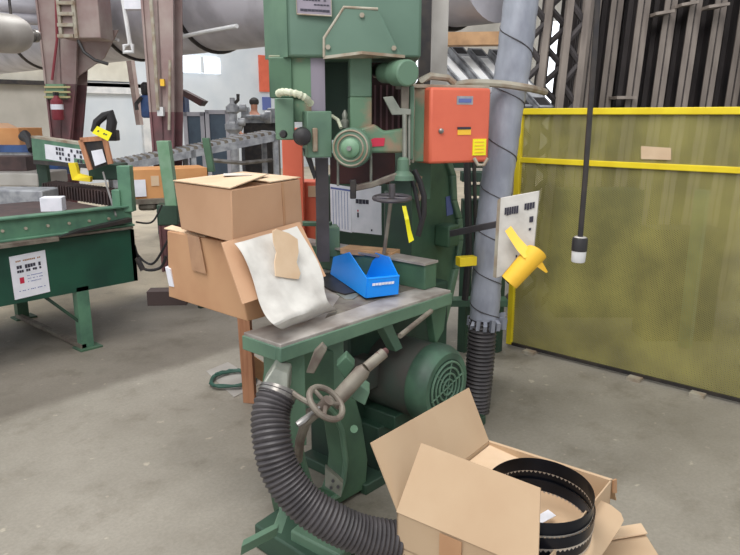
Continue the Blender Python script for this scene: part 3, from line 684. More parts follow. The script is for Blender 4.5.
pbo = obj('pin_block', plate(pb, .03), 'bracket', rs)
obj('holes', MB().cyl(A(333, 481, 2.245), A(333, 481, 2.24), .006, 10).cyl(A(338, 487, 2.245), A(338, 487, 2.24), .006, 10).cyl(A(331, 488, 2.245), A(331, 488, 2.24), .006, 10), 'black', pbo)
obj('bolt', MB().cyl(A(354, 429, 2.2), A(354, 429, 2.15), .014, 8), 'pale_green', rs)
# motor: axis along V, end face towards -V
mc = PV(447, 387, 1.60); R_ = .175
mo = thing('electric_motor', 'large dusty green electric motor bolted under the saw table', 'motor', V3(mc.x, 1.8, mc.z-R_)) if False else None
prof = [(0, .10), (.0, R_*.86), (.025, R_*.97), (.05, R_*1.02), (.09, R_*1.02), (.10, R_*.98)]
mcap = obj('motor_fan_cover', MB().lathe(mc, V3(0, 1, 0), prof, 48), 'motor_cap', rs)
body = MB().lathe(mc+V3(0, .09, 0), V3(0, 1, 0), [(0, R_*.95), (.02, R_*.97), (.42, R_*.97), (.46, R_*.8), (.50, R_*.4)], 48)
mbd = obj('motor_body', body, 'motor', rs)
gr = MB()
for k in range(4): torus(gr, mc+V3(0, -.004, 0), .035+.026*k, .0055, V3(0, 1, 0), 32, 6)
for k in range(6):
    t = PI*k/3+.3; gr.tube([mc+V3(0, -.004, 0), mc+V3(math.cos(t)*.12, -.004, math.sin(t)*.12)], .004, 6)
obj('fan_grille', gr, 'green', mcap)
obj('fan_opening', MB().cyl(mc+V3(0, -.001, 0), mc+V3(0, .001, 0), .125, 32), 'green_deep', mcap)
obj('motor_foot', MB().bb(mc.x-.16, mc.x+.16, 1.76, 2.1, mc.z-R_-.03, mc.z-R_+.04).bb(mc.x-.2, mc.x+.12, 1.82, 2.1, .05, mc.z-R_-.02), 'green_deep', rs, .006)
obj('motor_terminal_box', MB().bb(mc.x-.24, mc.x-.16, 1.85, 2.02, mc.z-.02, mc.z+.12), 'motor', rs, .008)
# C-frame casting (plane v=2.2)
FV = 2.2
cf = [(398, 172), (408, 140), (424, 138), (452, 160), (457, 175), (458, 200), (463, 218), (464, 240), (460, 268), (453, 300), (446, 330), (440, 352), (424, 352), (415, 330), (400, 318), (398, 250)]
fpts = [PV(x, y, FV) for x, y in cf]
frm = obj('back_frame', MB().prism(fpts, V3(.03, .10, 0)), 'green_mid', rs, .01)
rimm = MB(); rp = [PV(x, y, FV-.02) for x, y in cf[3:12]]
for a, b in zip(rp, rp[1:]):
    rimm.prism([a, b, b-V3(.05, 0, 0), a-V3(.05, 0, 0)], V3(0, .18, 0))
obj('frame_rim', rimm, 'green', frm, .008)
obj('frame_leg', MB().bb(PV(424, 352, FV).x, PV(440, 352, FV).x+.05, FV, FV+.3, 0, PV(430, 348, FV).z), 'green_dark', rs, .01)
bx = PV(447, 228, 2.08); by = PV(463, 246, 2.08)
obj('boss', MB().bb(bx.x+.05, by.x, 2.10, FV, by.z, bx.z), 'green_mid', rs, .01)
sk = obj('sticker', MB().prism([PV(446, 197, FV-.004), PV(453, 195, FV-.004), PV(453, 214, FV-.004), PV(447, 216, FV-.004)], V3(0, .003, 0)), 'bluelabel', frm)
# lower guide block standing on table
obj('blade_guide_block', FB(MB(), 318, 340, 228, 258, 3.25, .12, 10), 'green', rs, .006)
obj('guide_bar', FB(MB(), 296, 330, 222, 226, 3.35, .05, -10), 'green_mid', rs, .003)
obj('rail_tray', FB(MB(), 340, 392, 248, 254, 3.2, .1, -25), 'tanwood', rs, .003)

# ---- upper head ------------------------------------------------
HY = 3.05
def hb(name, m, xl, xr, yt, yb, Y=HY, dep=.1, yaw=0, par=rs, bevel=.005): return fbox(name, m, xl, xr, yt, yb, Y, dep, yaw, par, bevel)
zt = 2.75
a0 = A(265, 50, HY+.14); a1 = A(288, 56, HY); a2 = A(421, 57, HY+.05); zb = A(300, 57, HY).z
pl = [V3(a0.x, a0.y, zb), V3(a1.x, a1.y, zb), V3(a2.x, a2.y, zb), V3(a2.x, a2.y, zb)+FWD*.45, V3(a0.x, a0.y, zb)+FWD*.4]
hs = obj('wheel_housing', MB().prism(pl, UP*(zt-zb)), 'green_top', rs, .012)
obj('housing_edge', MB().prism([V3(a0.x, a0.y, zb)-FWD*.004, V3(a1.x, a1.y, zb)-FWD*.004, V3(a1.x, a1.y, zt)-FWD*.004, V3(a0.x, a0.y, zt)-FWD*.004], FWD*.01), 'green', hs)
# hexagonal cover plate with bottom shelf
cpv = [(324, 57), (324, 38), (344, 7), (378, 9), (397, 48), (404, 56)]
cpl = [A(x, y, HY-.03) for x, y in cpv]
cvp = obj('cover_plate', MB().prism(cpl, FWD*.04), 'green_top', rs, .004)
obj('plate_edge', MB().tube(cpl[:3]+[A(378, 9, HY-.03)], .006, 8), 'rim', cvp)
obj('plate_lip', MB().prism([A(323, 56, HY-.03), A(362, 51, HY-.1), A(405, 55, HY-.03), A(405, 55, HY+.05), A(323, 56, HY+.05)], V3(0, 0, -.012)), 'rim', cvp)
for x, y in ((362, 15), (328, 47), (394, 48)): obj('bolt', MB().cyl(A(x, y, HY-.03), A(x, y, HY-.045), .011, 6), 'rim', cvp)
P0, P1, P3 = A(296, -8, HY-.012), A(331, -6, HY-.012), A(297, 14, HY-.012)
npo = obj('name_plate', MB().prism([P0, P1, P1+P3-P0, P3], FWD*.01), 'blade', rs, .002)
obj('plate_printing', marks(P0, P1, P3, words(.3, .95, .08, .1, 6, .1, 31)+words(.1, .95, .3, .07, 10, .15, 32)+words(.5, .95, .5, .07, 5, .15, 33)+words(.1, .95, .74, .12, 8, .05, 34), .002), 'ink', npo)
obj('plate_border', MB().tube([P0, P1, P1+P3-P0, P3], .004, 6, True), 'rim', npo)
# left lower cheek
ck = hb('left_cheek', 'green_rust', 269, 312, 55, 98, HY+.04, .06, 4)
hb('left_cheek', 'green_rust', 276, 312, 98, 122, HY+.06, .06, 4)
hb('cheek_post', 'green', 275, 294, 98, 140, HY+.0, .05, 4)
hb('cheek_panel', 'green_mid', 269, 292, 57, 98, HY+.02, .06, 4)
hose = [A(278, 94, HY-.02), A(281, 92, HY-.05), A(288, 92, HY-.07), A(298, 94, HY-.07), A(306, 98, HY-.05), A(312, 105, HY)]
hp_ = []; 
for i in range(len(hose)-1):
    for t in range(4): hp_.append(hose[i].lerp(hose[i+1], t/4))
obj('corrugated_tube', MB().tube(hp_, [.017 if i % 2 else .013 for i in range(len(hp_))], 10), 'yelhose', rs)
# back panels
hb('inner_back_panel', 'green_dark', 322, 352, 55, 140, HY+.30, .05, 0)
hb('maroon_guard', 'maroon', 371, 408, 58, 135, HY+.32, .05, 0)
gs = MB()
for k in range(6): FB(gs, 374+k*6, 376+k*6, 85, 132, HY+.30, .02)
obj('guard_ribs', gs, 'columnlow', rs)
hb('maroon_guard', 'maroon', 330, 395, 153, 184, HY+.34, .04, 0)
# blade and upper guide
obj('saw_blade', FB(MB(), 311, 325, 56, 112, HY+.05, .004, 8), 'blade', rs)
obj('saw_blade', FB(MB(), 316, 329, 158, 262, HY+.05, .004, 8), 'blade_dark', rs)
hb('upper_guide', 'green', 307, 332, 111, 158, HY-.05, .14, 14)
hb('guide_cap', 'rim', 313, 318, 128, 152, HY-.06, .03, 14)
kn = obj('clamp_knob', MB().lathe(A(301, 136, HY-.03), (-FWD+RIGHT*.2).normalized(), [(0, .02), (.02, .038), (.05, .04), (.08, .034), (.09, .01)], 18), 'black', rs)
obj('clamp_knob', MB().lathe(A(284, 134, HY-.03), -FWD, [(0, .01), (.02, .018), (.04, .012)], 12), 'black', rs)
obj('dark_wedge', plate([A(302, 148, HY+.02), A(309, 150, HY+.02), A(316, 176, HY+.02), (A(314, 180, HY+.02))], .03), 'black', rs)
obj('air_nozzle', MB().tube([A(332, 116, HY+.1), A(338, 120, HY+.05), A(341, 128, HY+.02)], .008, 8), 'yelhose', rs)
obj('tension_knob', MB().lathe(A(345, 128, HY+.12), UP, [(0, .02), (.03, .022), (.04, .012), (.06, .014), (.08, .004)], 12), 'bracket', rs)
# main arm post
hb('arm_post', 'green', 350, 372, 55, 97, HY+.06, .14, 6)
hb('arm_post', 'green_rust', 350, 372, 97, 132, HY+.06, .14, 6)
obj('feed_arm', MB().prism([A(346, 132, HY), A(362, 128, HY), A(374, 124, HY), (A(384, 131, HY)), A(405, 128, HY), A(406, 153, HY), A(372, 153, HY), A(346, 163, HY)], FWD*.08), 'green_rust', rs, .01)
obj('red_decal', MB().prism([A(368, 141, HY-.005), A(374, 138, HY-.005), A(385, 138, HY-.005), A(384, 146, HY-.005), A(368, 147, HY-.005)], FWD*.004), 'redlabel', rs)
dc = A(351, 148, HY-.09); dax = (FWD+RIGHT*.18).normalized()
dsc = obj('pulley_disc', MB().lathe(dc-dax*.01, dax, [(0, .060), (.006, .083), (.05, .086), (.055, .075), (.09, .05)], 40), 'green', rs)
obj('hub', MB().lathe(dc-dax*.032, dax, [(0, .010), (.004, .03), (.012, .04), (.03, .045)], 28), 'pale_green', dsc)
obj('axle_nut', MB().cyl(dc-dax*.045, dc-dax*.03, .011, 6), 'steel', dsc)
rg = MB(); torus(rg, dc-dax*.012, .055, .004, dax, 36, 6); torus(rg, dc-dax*.012, .074, .004, dax, 36, 6)
obj('groove_ring', rg, 'rim', dsc)
for x, y0, y1 in ((338, 158, 186), (371, 153, 184)): obj('guide_rod', MB().cyl(A(x, y0, HY+.02), A(x, y1, HY+.02), .006, 8), 'bracket', rs)
# cross cylinder
c1 = A(384, 73, HY+.12); c2 = A(404, 73, HY-.04); cx = (c2-c1).normalized()
obj('cross_shaft', MB().lathe(c1, cx, [(0, .044), ((c2-c1).length*.6, .044), ((c2-c1).length*.62, .055), ((c2-c1).length+.03, .055), ((c2-c1).length+.035, .048)], 28), 'green', rs)
obj('shaft_stub', MB().cyl(A(377, 71, HY+.2), A(385, 73, HY+.12), .032, 16), 'darksteel', rs)
obj('arm_strut', FB(MB(), 401, 409, 86, 112, HY+.0, .05), 'wornsteel', rs, .004)
obj('angle_bracket', MB().prism([A(383, 97, HY-.02), A(393, 96, HY-.02), A(400, 108, HY-.02), A(411, 109, HY-.02), A(411, 115, HY-.02), A(392, 115, HY-.02)], FWD*.04), 'bracket', rs, .003)
obj('screw_rod', MB().cyl(A(404.5, 114, HY-.02), A(404.5, 168, HY-.02), .010, 10).cyl(A(409, 114, HY), A(409, 165, HY), .006, 8), 'bracket', rs)
obj('screw_collar', MB().lathe(A(403, 180, HY-.02), UP, [(0, .05), (.02, .048), (.04, .028), (.09, .026), (.10, .015)], 20), 'green', rs)
hb('screw_box', 'green_dark', 390, 412, 178, 198, HY+.02, .1, 0)
obj('feed_lever', MB().prism([A(352, 192, HY-.05), A(352, 186, HY-.05), A(372, 182, HY-.05), A(396, 173, HY-.05), A(402, 178, HY-.05), A(372, 188, HY-.05)], FWD*.04), 'wornsteel', rs, .004)
obj('lever_drop', FB(MB(), 350, 356, 180, 199, HY-.06, .03), 'darksteel', rs, .004)
# horizontal handwheel
wc = A(392, 198, HY-.12); wm = MB(); torus(wm, wc, .078, .009, UP+FWD*-.06, 32, 8); wm.cyl(wc-UP*.02, wc+UP*.06, .014, 12)
for k in range(4):
    t = PI*k/2+.4; wm.tube([wc, wc+V3(math.cos(t)*.076, math.sin(t)*.076, 0)], .006, 6)
obj('handwheel', wm, 'blade_dark', rs)
obj('drop_rod', MB().cyl(A(391, 200, HY+.06), A(384, 254, HY+.02), .009, 8), 'wornsteel', rs)
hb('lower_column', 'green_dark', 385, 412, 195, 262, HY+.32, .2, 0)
hb('upper_column', 'green_mid', 408, 432, 86, 200, HY+.34, .2, 0)
hb('side_cheek', 'green', 409, 414, 86, 160, HY+.03, .2, 0)
# hoses near frame
for pts, m_, r in (([(414, 170), (420, 182), (424, 196), (424, 214), (418, 236)], 'black', .013), ([(408, 168), (414, 186), (418, 205), (421, 220)], 'black', .009)):
    obj('air_hose', MB().tube([A(x, y, HY+.02) for x, y in pts], r, 8), m_, rs)
obj('tan_hose', MB().tube([A(420, 176, HY+.1), A(418, 184, HY+.1), A(421, 192, HY+.1), A(418, 200, HY+.1)], .012, 8), 'rim', rs)
obj('yellow_bracket', FB(MB(), 460, 477, 258, 267, 3.35, .05, 20), 'yellow', rs, .002)
tapem = MB().grid([[A(402, 206, HY-.1), A(406, 206, HY-.1)], [A(405, 220, HY-.12), A(409, 219, HY-.12)], [A(407, 232, HY-.1), A(411, 230, HY-.1)], [A(409, 243, HY-.1), A(414, 240, HY-.1)]], .001, FWD)
single('yellow_strap', tapem, 'yellowtag', 'yellow strap dangling from the horizontal handwheel of the saw', 'strap')

# ---- orange control box
ob = thing('control_box', 'orange electrical control box hung on the right side of the green saw', 'control box', A(450, 162, 3.15))
OY = 3.12; OYW = 24
def OP(x, back=0.0):       # depth of the box front at survey column x
    p0, p1, *_ = fb(430, 490, 87, 164, OY, .16, OYW); q = A(x, 125, 1.0); n = (p1-p0).cross(UP); t = p0.dot(n)/V3(q.x, q.y, 0).dot(n); return t-back
obj('enclosure', FB(MB(), 430, 490, 87, 164, OY, .16, OYW), 'orange', ob, .012)
obj('side_flange', FB(MB(), 413, 425, 88, 162, OY+.05, .08, 0), 'green_rust', ob, .006)
obj('top_rim', FB(MB(), 413, 490, 84, 88, OY+.02, .18, OYW), 'rim', ob, .004)
obj('back_plate', FB(MB(), 412, 414.5, 88, 163, OY+.04, .1, 0), 'rim', ob, .003)
def olabel(nm, m, xl, xr, yt, yb, par, back=.004):
    return obj(nm, FB(MB(), xl, xr, yt, yb, OP(xl, back), .006, OYW), m, par)
lb = olabel('name_label', 'machgrey', 457, 473, 96, 104.5, ob)
olabel('label_text', 'bluelabel', 459, 471.5, 98.5, 102.5, lb, .007)
lb = olabel('warning_label', 'yelpaper', 458, 471, 127, 135, ob)
olabel('label_text', 'ink', 458, 471, 127, 129.5, lb, .007)
lb = olabel('warning_label', 'yellowtag', 473, 486, 139, 155.5, ob)
for k in range(4): olabel('label_text', 'yelpaper', 475, 484, 141.5+k*3.4, 142.6+k*3.4, lb, .007)
obj('door_latch', MB().lathe(A(441, 131, OP(441)), -FWD, [(0, .012), (.01, .012), (.014, .006)], 12), 'steel', ob)
single('cable', MB().tube(smooth([A(455, 86, 3.35), A(470, 83, 3.34), A(500, 84, 3.36), A(528, 88, 3.38), A(545, 92, 3.7)]), .018, 8), 'rim', 'dusty pale cable running from the orange control box across the wrapped pipe', 'cable')
single('cable', MB().tube([A(418, 86, 3.3), A(422, 80, 3.2), (A(430, 76, 3.2)), A(448, 78, 3.25), A(455, 84, 3.25)], .016, 8), 'rim', 'dusty cable coiled on top of the orange control box', 'cable')
single('cable', MB().tube([A(474, 158, 3.2), A(478, 165, 3.2), A(484, 165, 3.2), A(488, 158, 3.2)], .008, 8), 'rim', 'thin pale cable loop beneath the orange control box', 'cable')

# ---- extraction hose (plastic wrapped) and flexible part
eh = thing('extraction_hose', 'grey plastic-wrapped extraction pipe dropping beside the saw into a black flexible hose', 'hose', A(478, 420, 3.45))
EY = 3.5
pth = [(523, -60), (521, 0), (514, 60), (506, 110), (499, 165), (493, 210), (489, 250), (486, 290), (484, 322)]
wid = [.086, .086, .086, .086, .083, .080, .079, .079, .077]
pts = []; rad = []
for i in range(len(pth)-1):
    for t in range(8):
        x = pth[i][0]+(pth[i+1][0]-pth[i][0])*t/8; y = pth[i][1]+(pth[i+1][1]-pth[i][1])*t/8
        pts.append(A(x, y, EY)); rad.append(wid[i]+(wid[i+1]-wid[i])*t/8+random.uniform(-.0025, .0025))
obj('wrapped_pipe', MB().tube(pts, rad, 28), 'plastic', eh)
sp_ = []
for i in range(200):
    t = i/199; k = t*(len(pts)-1); j = int(min(k, len(pts)-2)); p = pts[j].lerp(pts[j+1], k-j); r = rad[j]+.002
    an = t*2*PI*8
    sp_.append(p+(RIGHT*math.cos(an)+FWD*math.sin(an))*r)
obj('wrap_cord', MB().tube(sp_, .0028, 6), 'blade_dark', eh)
cl = MB(); cpt = A(484, 322, EY)
for i in range(14):
    t = 2*PI*i/14; d_ = RIGHT*math.cos(t)+FWD*math.sin(t); rr_ = .085+random.uniform(0, .03)
    cl.prism([cpt+d_*.07+UP*.03, cpt+d_*rr_+UP*random.uniform(-.01, .05)+RIGHT.cross(UP)*.02, cpt+d_*rr_-UP*.03, cpt+d_*.07-UP*.03], RIGHT*.02)
obj('wrap_collar', cl, 'plastic', eh)
def corr(pts, r, pitch=.02, amp=.006):
    P = []; 
    # resample
    L = [0]
    for a, b in zip(pts, pts[1:]): L.append(L[-1]+(b-a).length)
    n = int(L[-1]/pitch*4); out = []; rr2 = []
    for i in range(n+1):
        s = L[-1]*i/n; j = max(q for q in range(len(L)) if L[q] <= s+1e-9); j = min(j, len(pts)-2)
        t = (s-L[j])/(L[j+1]-L[j]); out.append(pts[j].lerp(pts[j+1], t)); rr2.append(r+amp*(1, .3, -1, .3)[i % 4])
    return out, rr2
p_, r_ = corr(smooth([A(483, 318, EY), A(481, 350, EY), A(478, 385, EY), A(474, 418, EY), A(466, 448, EY-.1)]), .072, .022, .006)
obj('flexible_hose', MB().tube(p_, r_, 28), 'hose', eh)

fhz = thing('flexible_hose', 'fat black ribbed hose curving down from the saw base in front', 'hose', A(300, 500, 2.0))
ctl = [A(278, 392, 2.02), A(271, 412, 1.98), A(272, 440, 1.93), A(280, 470, 1.9), A(299, 498, 1.88), A(325, 518, 1.87), A(360, 534, 1.88), A(405, 541, 1.9), A(440, 540, 1.92)]
p_, r_ = corr(smooth(ctl), .059, .0150, .0036)
obj('ribbed_tube', MB().tube(p_, r_, 32), 'hose', fhz)
aa_ = ctl[0]+(ctl[0]-ctl[1])*.1
obj('end_cuff', MB().tube([ctl[0]+(ctl[1]-ctl[0])*.25, ctl[0]+(ctl[0]-ctl[1])*.15], .061, 28), 'steel', fhz)
obj('hose_fitting', MB().prism([A(261, 386, 2.04), A(273, 368, 2.1), A(289, 374, 2.12), A(288, 396, 2.06)], FWD*.1), 'bracket', rs, .006)

# ---- machine notice board (sign) and yellow card
SY = 3.0
S0, S1, S2, S3 = A(500.5, 198, SY), A(539, 191, SY-.06), A(532, 266, SY-.06), A(496, 278, SY)
sg = thing('safety_sign', 'dirty white sign board on an arm between the wrapped pipe and yellow screen', 'sign', A(515, 270, SY))
obj('board', plate([S0, S1, S2, S3], .025), 'sheet', sg, .002)
S0b = S0-FWD*.002
ex = S1-S0; ey = S3-S0
obj('heading', marks(S0b, S0b+ex, S0b+ey, words(.13, .5, .13, .1, 6, .15, 41)+words(.58, .92, .12, .09, 5, .15, 43), .003), 'ink', sg)
obj('mark', marks(S0b, S0b+ex, S0b+ey, [(.80, .90, .29, .36), (.80, .86, .43, .46), (.3, .34, .42, .45), (.5, .54, .74, .77)], .003), 'ink', sg)
obj('edge_strip', plate([A(497.5, 200, SY+.01), S0-FWD*.001, S3-FWD*.001, A(493, 277, SY+.01)], .03), 'rim', sg)
obj('mounting_arm', MB().prism([A(450, 231, 3.36), A(500, 221, 3.04), A(500, 227, 3.04), A(450, 237, 3.36)], FWD*.02), 'blade_dark', sg)
# rolled yellow card stuck on the sign
a_, b_ = A(509, 282, SY-.12), A(536, 252, SY-.12); axr = (b_-a_).normalized(); sd = axr.cross(FWD).normalized()
cyl_ = []
for i in range(2):
    row = []
    for j in range(26):
        t = -.3+2*PI*.93*j/25; rr3 = .040+.006*j/25+(.006 if i else 0)
        row.append((a_ if i == 0 else b_)+(sd*math.cos(t)-FWD*math.sin(t))*rr3+axr*(.02*math.sin(t) if i else 0))
    cyl_.append(row)
rolled = obj('rolled_part', MB().grid(cyl_, .0015, FWD), 'yelpaper', None) if False else None
yc = thing('yellow_card', 'yellow card curled into a tube at the foot of the white sign', 'card', a_)
obj('rolled_tube', MB().grid(cyl_), 'yelpaper', yc)
obj('loose_tail', MB().grid([[A(505, 231, SY-.07), A(511, 226, SY-.07)], [A(511, 241, SY-.10), A(518, 236, SY-.10)], [A(517, 250, SY-.13), A(527, 246, SY-.13)], [A(524, 258, SY-.16), A(536, 254, SY-.15)], [A(536, 266, SY-.15), A(543, 263, SY-.14)], [A(546, 273, SY-.13), A(548, 272, SY-.13)]], .0015, FWD), 'yelpaper', yc)

# ---- orange guard posts behind saw and white cabinet with wall chart
og = thing('orange_guard', 'orange steel guard post standing behind the saw blade', 'guard', (A(293, 235, 3.9).x, A(293, 235, 3.9).y, 0))
p0, p1, nb, zb, zt, e, s_ = fb(283, 303, 128, 240, 3.9, .1); obj('post', MB().prism([p0, p1, p1+nb*.08, p0+nb*.08], UP*zt), 'orange', og, .004)
p0, p1, nb, zb, zt, e, s_ = fb(301, 319, 182, 240, 4.0, .1); obj('side_box', MB().prism([p0+UP*.5, p1+UP*.5, p1+nb*.2+UP*.5, p0+nb*.2+UP*.5], UP*(zt-.5)), 'orange', og, .004)
obj('side_label', FB(MB(), 308, 317, 186, 197, 3.99, .006), 'card_top', og)
single('warning_board', onwall(258, 270, 55, 92), 'orange', 'narrow orange panel on the white wall side left of the saw housing', 'panel')
wc_ = thing('cabinet', 'dark green cabinet behind the saw table with white charts on its front', 'cabinet', (A(360, 240, 4).x, A(360, 240, 4).y, 0))
p0, p1, nb, zb, zt, e, s_ = fb(324, 392, 176, 245, 4.3, .4, -14); obj('body', MB().prism([p0, p1, p1+nb*.4, p0+nb*.4], UP*zt), 'green_dark', wc_)
def csheet(name, label, q, parts, Y):
    P0, P1, P3 = q; return notice(name, label, P0, P1, P3, 'chart', parts)
csheet('table_chart', 'white ruled chart, left of the two sheets behind the saw table', (A(330, 184, 3.95), A(351, 187, 3.88), A(331, 229, 3.95)), [
    ('ruled_lines', 'bluelabel', [(.03, .97, .06, .1)]+[(.12+.14*k, .14+.14*k, .12, .95) for k in range(6)])], 3.9)
csheet('safety_chart', 'white chart with a small red mark, right of the two sheets behind the saw table', (A(351, 184, 3.86), A(381, 186, 3.77), A(352, 232, 3.86)), [
    ('heading', 'ink', words(.15, .6, .3, .1, 4, .1, 51)), ('red_mark', 'redlabel', [(.2, .24, .52, .56)]), ('mark', 'ink', [(.19, .25, .58, .68), (.65, .7, .9, .94)])], 3.8)

# green structure behind, right of frame
bk = thing('transfer_table', 'dark green steel framework standing behind the wrapped extraction pipe', 'machine', (A(480, 330, 4.6).x, A(480, 330, 4.6).y, 0))
for xl, xr, yt, yb, Y_, m_ in ((462, 512, 172, 182, 4.3, 'green_dark'), (466, 512, 186, 196, 4.32, 'green_mid'), (462, 516, 200, 260, 4.5, 'green_deep'), (440, 512, 132, 168, 4.6, 'green_deep'), (440, 508, 300, 307, 4.3, 'green_mid'), (487, 512, 100, 172, 4.4, 'green_dark')):
    obj('beam', FB(MB(), xl, xr, yt, yb, Y_, .1, 0), m_, bk, .004)
for x in (466, 500):
    p = A(x, 260, 4.5); obj('leg', MB().bb(p.x-.03, p.x+.03, p.y-.03, p.y+.03, 0, p.z), 'green_dark', bk)
for x, m_, w in ((467, 'black', .022), (474, 'darksteel', .012)):
    obj('cable', MB().tube([A(x, 160, 4.2), A(x+1, 200, 4.2), A(x+2, 250, 4.2), A(x-2, 300, 4.2)], w, 8), m_, bk)

# ================================================================== BOXES ON THE TABLE
c52 = 1.52
lowb = thing('cardboard_box', 'lower taped brown cardboard box overhanging the left end of the saw table', 'box', (1.8, 2.2, TZ))
bz0, bz1 = TZ+.002, 1.145
LU0, LU1, LV0, LV1 = 1.50, 1.86, 1.965, 2.50
bt0 = [V3(LU0+.0, LV0, bz0), V3(LU1, LV0, bz0), V3(LU1, LV1, bz0), V3(LU0, LV1, bz0)]
bt1 = [PU(231, 243, 1.52), V3(LU1, LV0+.1, bz1), V3(LU1, LV1, bz1), PU(167, 231, 1.52)]
mb = MB().add(bt0+bt1, [(0, 3, 2, 1), (4, 5, 6, 7), (0, 1, 5, 4), (1, 2, 6, 5), (2, 3, 7, 6), (3, 0, 4, 7)])
obj('body', mb, 'card_dark', lowb, .004)
# tape down the left face and centre crease
def pu(x, y, u=1.505): return PU(x, y, u)
tp = [pu(189, 238), pu(200, 240), pu(205, 272), pu(193, 268)]
obj('tape', MB().prism([pu(187, 234, 1.512), pu(199, 237, 1.512), pu(206, 274, 1.498), pu(192, 270, 1.498)], V3(.002, 0, 0)), 'tape', lowb)
obj('inner_flap_edge', MB().prism([pu(164, 229, 1.53), pu(172, 226, 1.56), pu(210, 236, 1.56), pu(205, 238, 1.53)], UP*.004), 'card_top', lowb)
obj('foam_edge', MB().prism([pu(165, 267, 1.50), pu(170, 269, 1.50), pu(174, 287, 1.50), pu(169, 286, 1.50)], V3(.02, .01, 0)), 'paper', lowb)
# side flap hanging out over the table
f0, f1 = PV(222, 243, 1.97), PV(300, 222, 2.05); f2, f3 = PV(326, 276, 1.86), PV(243, 304, 1.80)
obj('side_flap', MB().prism([f0, f1, f2, f3], V3(0, .006, 0)), 'card', lowb)
# upper box
U0, U1, U2 = PZ(181, 229, 1.152), PZ(233, 243, 1.152), PZ(303, 226, 1.152)
upb = thing('cardboard_box', 'upper brown cardboard box with dusty folded top, stacked on the lower box', 'box', U1)
U3 = U0+(U2-U1); tt0, tt1, tt2 = A(174, 183, A(181, 229, 1).dot(FWD) if False else (U0.dot(FWD)+.005)), A(231, 190, U1.dot(FWD)), A(300, 178, U2.dot(FWD)); tt3 = tt0+(tt2-tt1)
hh = (tt0.z+tt1.z+tt2.z)/3
for t in (tt0, tt1, tt2, tt3): t.z = t.z*.4+hh*.6
obj('body', MB().add([U0, U1, U2, U3, tt0, tt1, tt2, tt3], [(0, 3, 2, 1), (4, 5, 6, 7), (0, 1, 5, 4), (1, 2, 6, 5), (2, 3, 7, 6), (3, 0, 4, 7)]), 'card', upb, .004)
def bil(a, b): return (tt1*(1-a)+tt2*a)*(1-b)+(tt0*(1-a)+tt3*a)*b
e_ = UP*.004
obj('top_flap', MB().prism([bil(-.01, .0)+e_, bil(-.01, 1.0)+e_, bil(.5, 1)+e_, bil(.55, .5)+UP*.02, bil(.5, 0)+UP*.035], UP*.004), 'card_top', upb)
obj('top_flap', MB().prism([bil(.52, .0)+e_, bil(.55, .98)+e_, bil(1.0, 1)+e_, bil(1.01, 0)+e_], UP*.004), 'card_top', upb)
obj('torn_paper', MB().prism([bil(.3, .5)+UP*.026, bil(.45, .2)+UP*.03, bil(.8, .3)+UP*.016, bil(.75, .6)+UP*.014, bil(.5, .75)+UP*.02], UP*.003), 'sheet', upb)
s1 = U1.lerp(U2, .70); s2 = U1.lerp(U2, .735); q1 = tt1.lerp(tt2, .70); q2 = tt1.lerp(tt2, .735); nn = (U1-U0).normalized()*.0015
obj('crease', MB().prism([s1+nn, s2+nn, q2+nn, q1+nn], -nn), 'card_dark', upb)

# white foam sheet draped
lefts = [PV(232, 243, 1.94), PV(238, 255, 1.915), PV(246, 278, 1.87), PV(252, 300, 1.82), PV(259, 315, 1.77), PV(269, 324, 1.73), PZ(280, 329, TZ+.008)]
rights = [PV(295, 226, 1.99), PV(301, 240, 1.96), PV(309, 258, 1.92), PV(315, 276, 1.88), PV(318, 290, 1.84), PV(324, 302, 1.80), PZ(334, 309, TZ+.008)]
lefts = smooth(lefts, 4); rights = smooth(rights, 4)
g = [[l.lerp(r, j/8)+V3(0, -.03*math.sin(PI*min(i/24, 1))-.012, 0)+V3(0, -.004*math.sin(j*1.3+i*.4), 0) for j in range(9)] for i, (l, r) in enumerate(zip(lefts, rights))]
single('foam_sheet', MB().grid(g, .003, V3(-.2, -1, .3)), 'sheet', 'off-white foam sheet curling down from the lower box onto the saw table', 'sheet')
tc_ = [(272, 231), (276, 229), (288, 233), (297, 239), (298, 252), (296, 262), (300, 273), (298, 279), (287, 278), (275, 276), (274, 262), (276, 252), (273, 242)]
single('torn_card', MB().prism([PV(x, y, 1.905-(y-230)*.0014-.012) for x, y in tc_], V3(0, -.004, 0)), 'card_top', 'torn tan piece of cardboard lying on the white foam sheet', 'cardboard')
# grey pads under the blue bin
for k, (q, lab) in enumerate((([(320, 273), (340, 272), (362, 290), (345, 294), (332, 290), (318, 282)], 'dark grey flat pad under the left side of the blue bin'),
                   ([(336, 293), (352, 288), (364, 291), (353, 299), (345, 299)], 'small grey square pad in front of the blue bin'))):
    single('rubber_pad', MB().prism([PZ(x, y, TZ+.004+.006*(1-k)) for x, y in q], UP*(-.006+.002*k)), 'bracket' if k else 'darksteel', lab, 'pad')
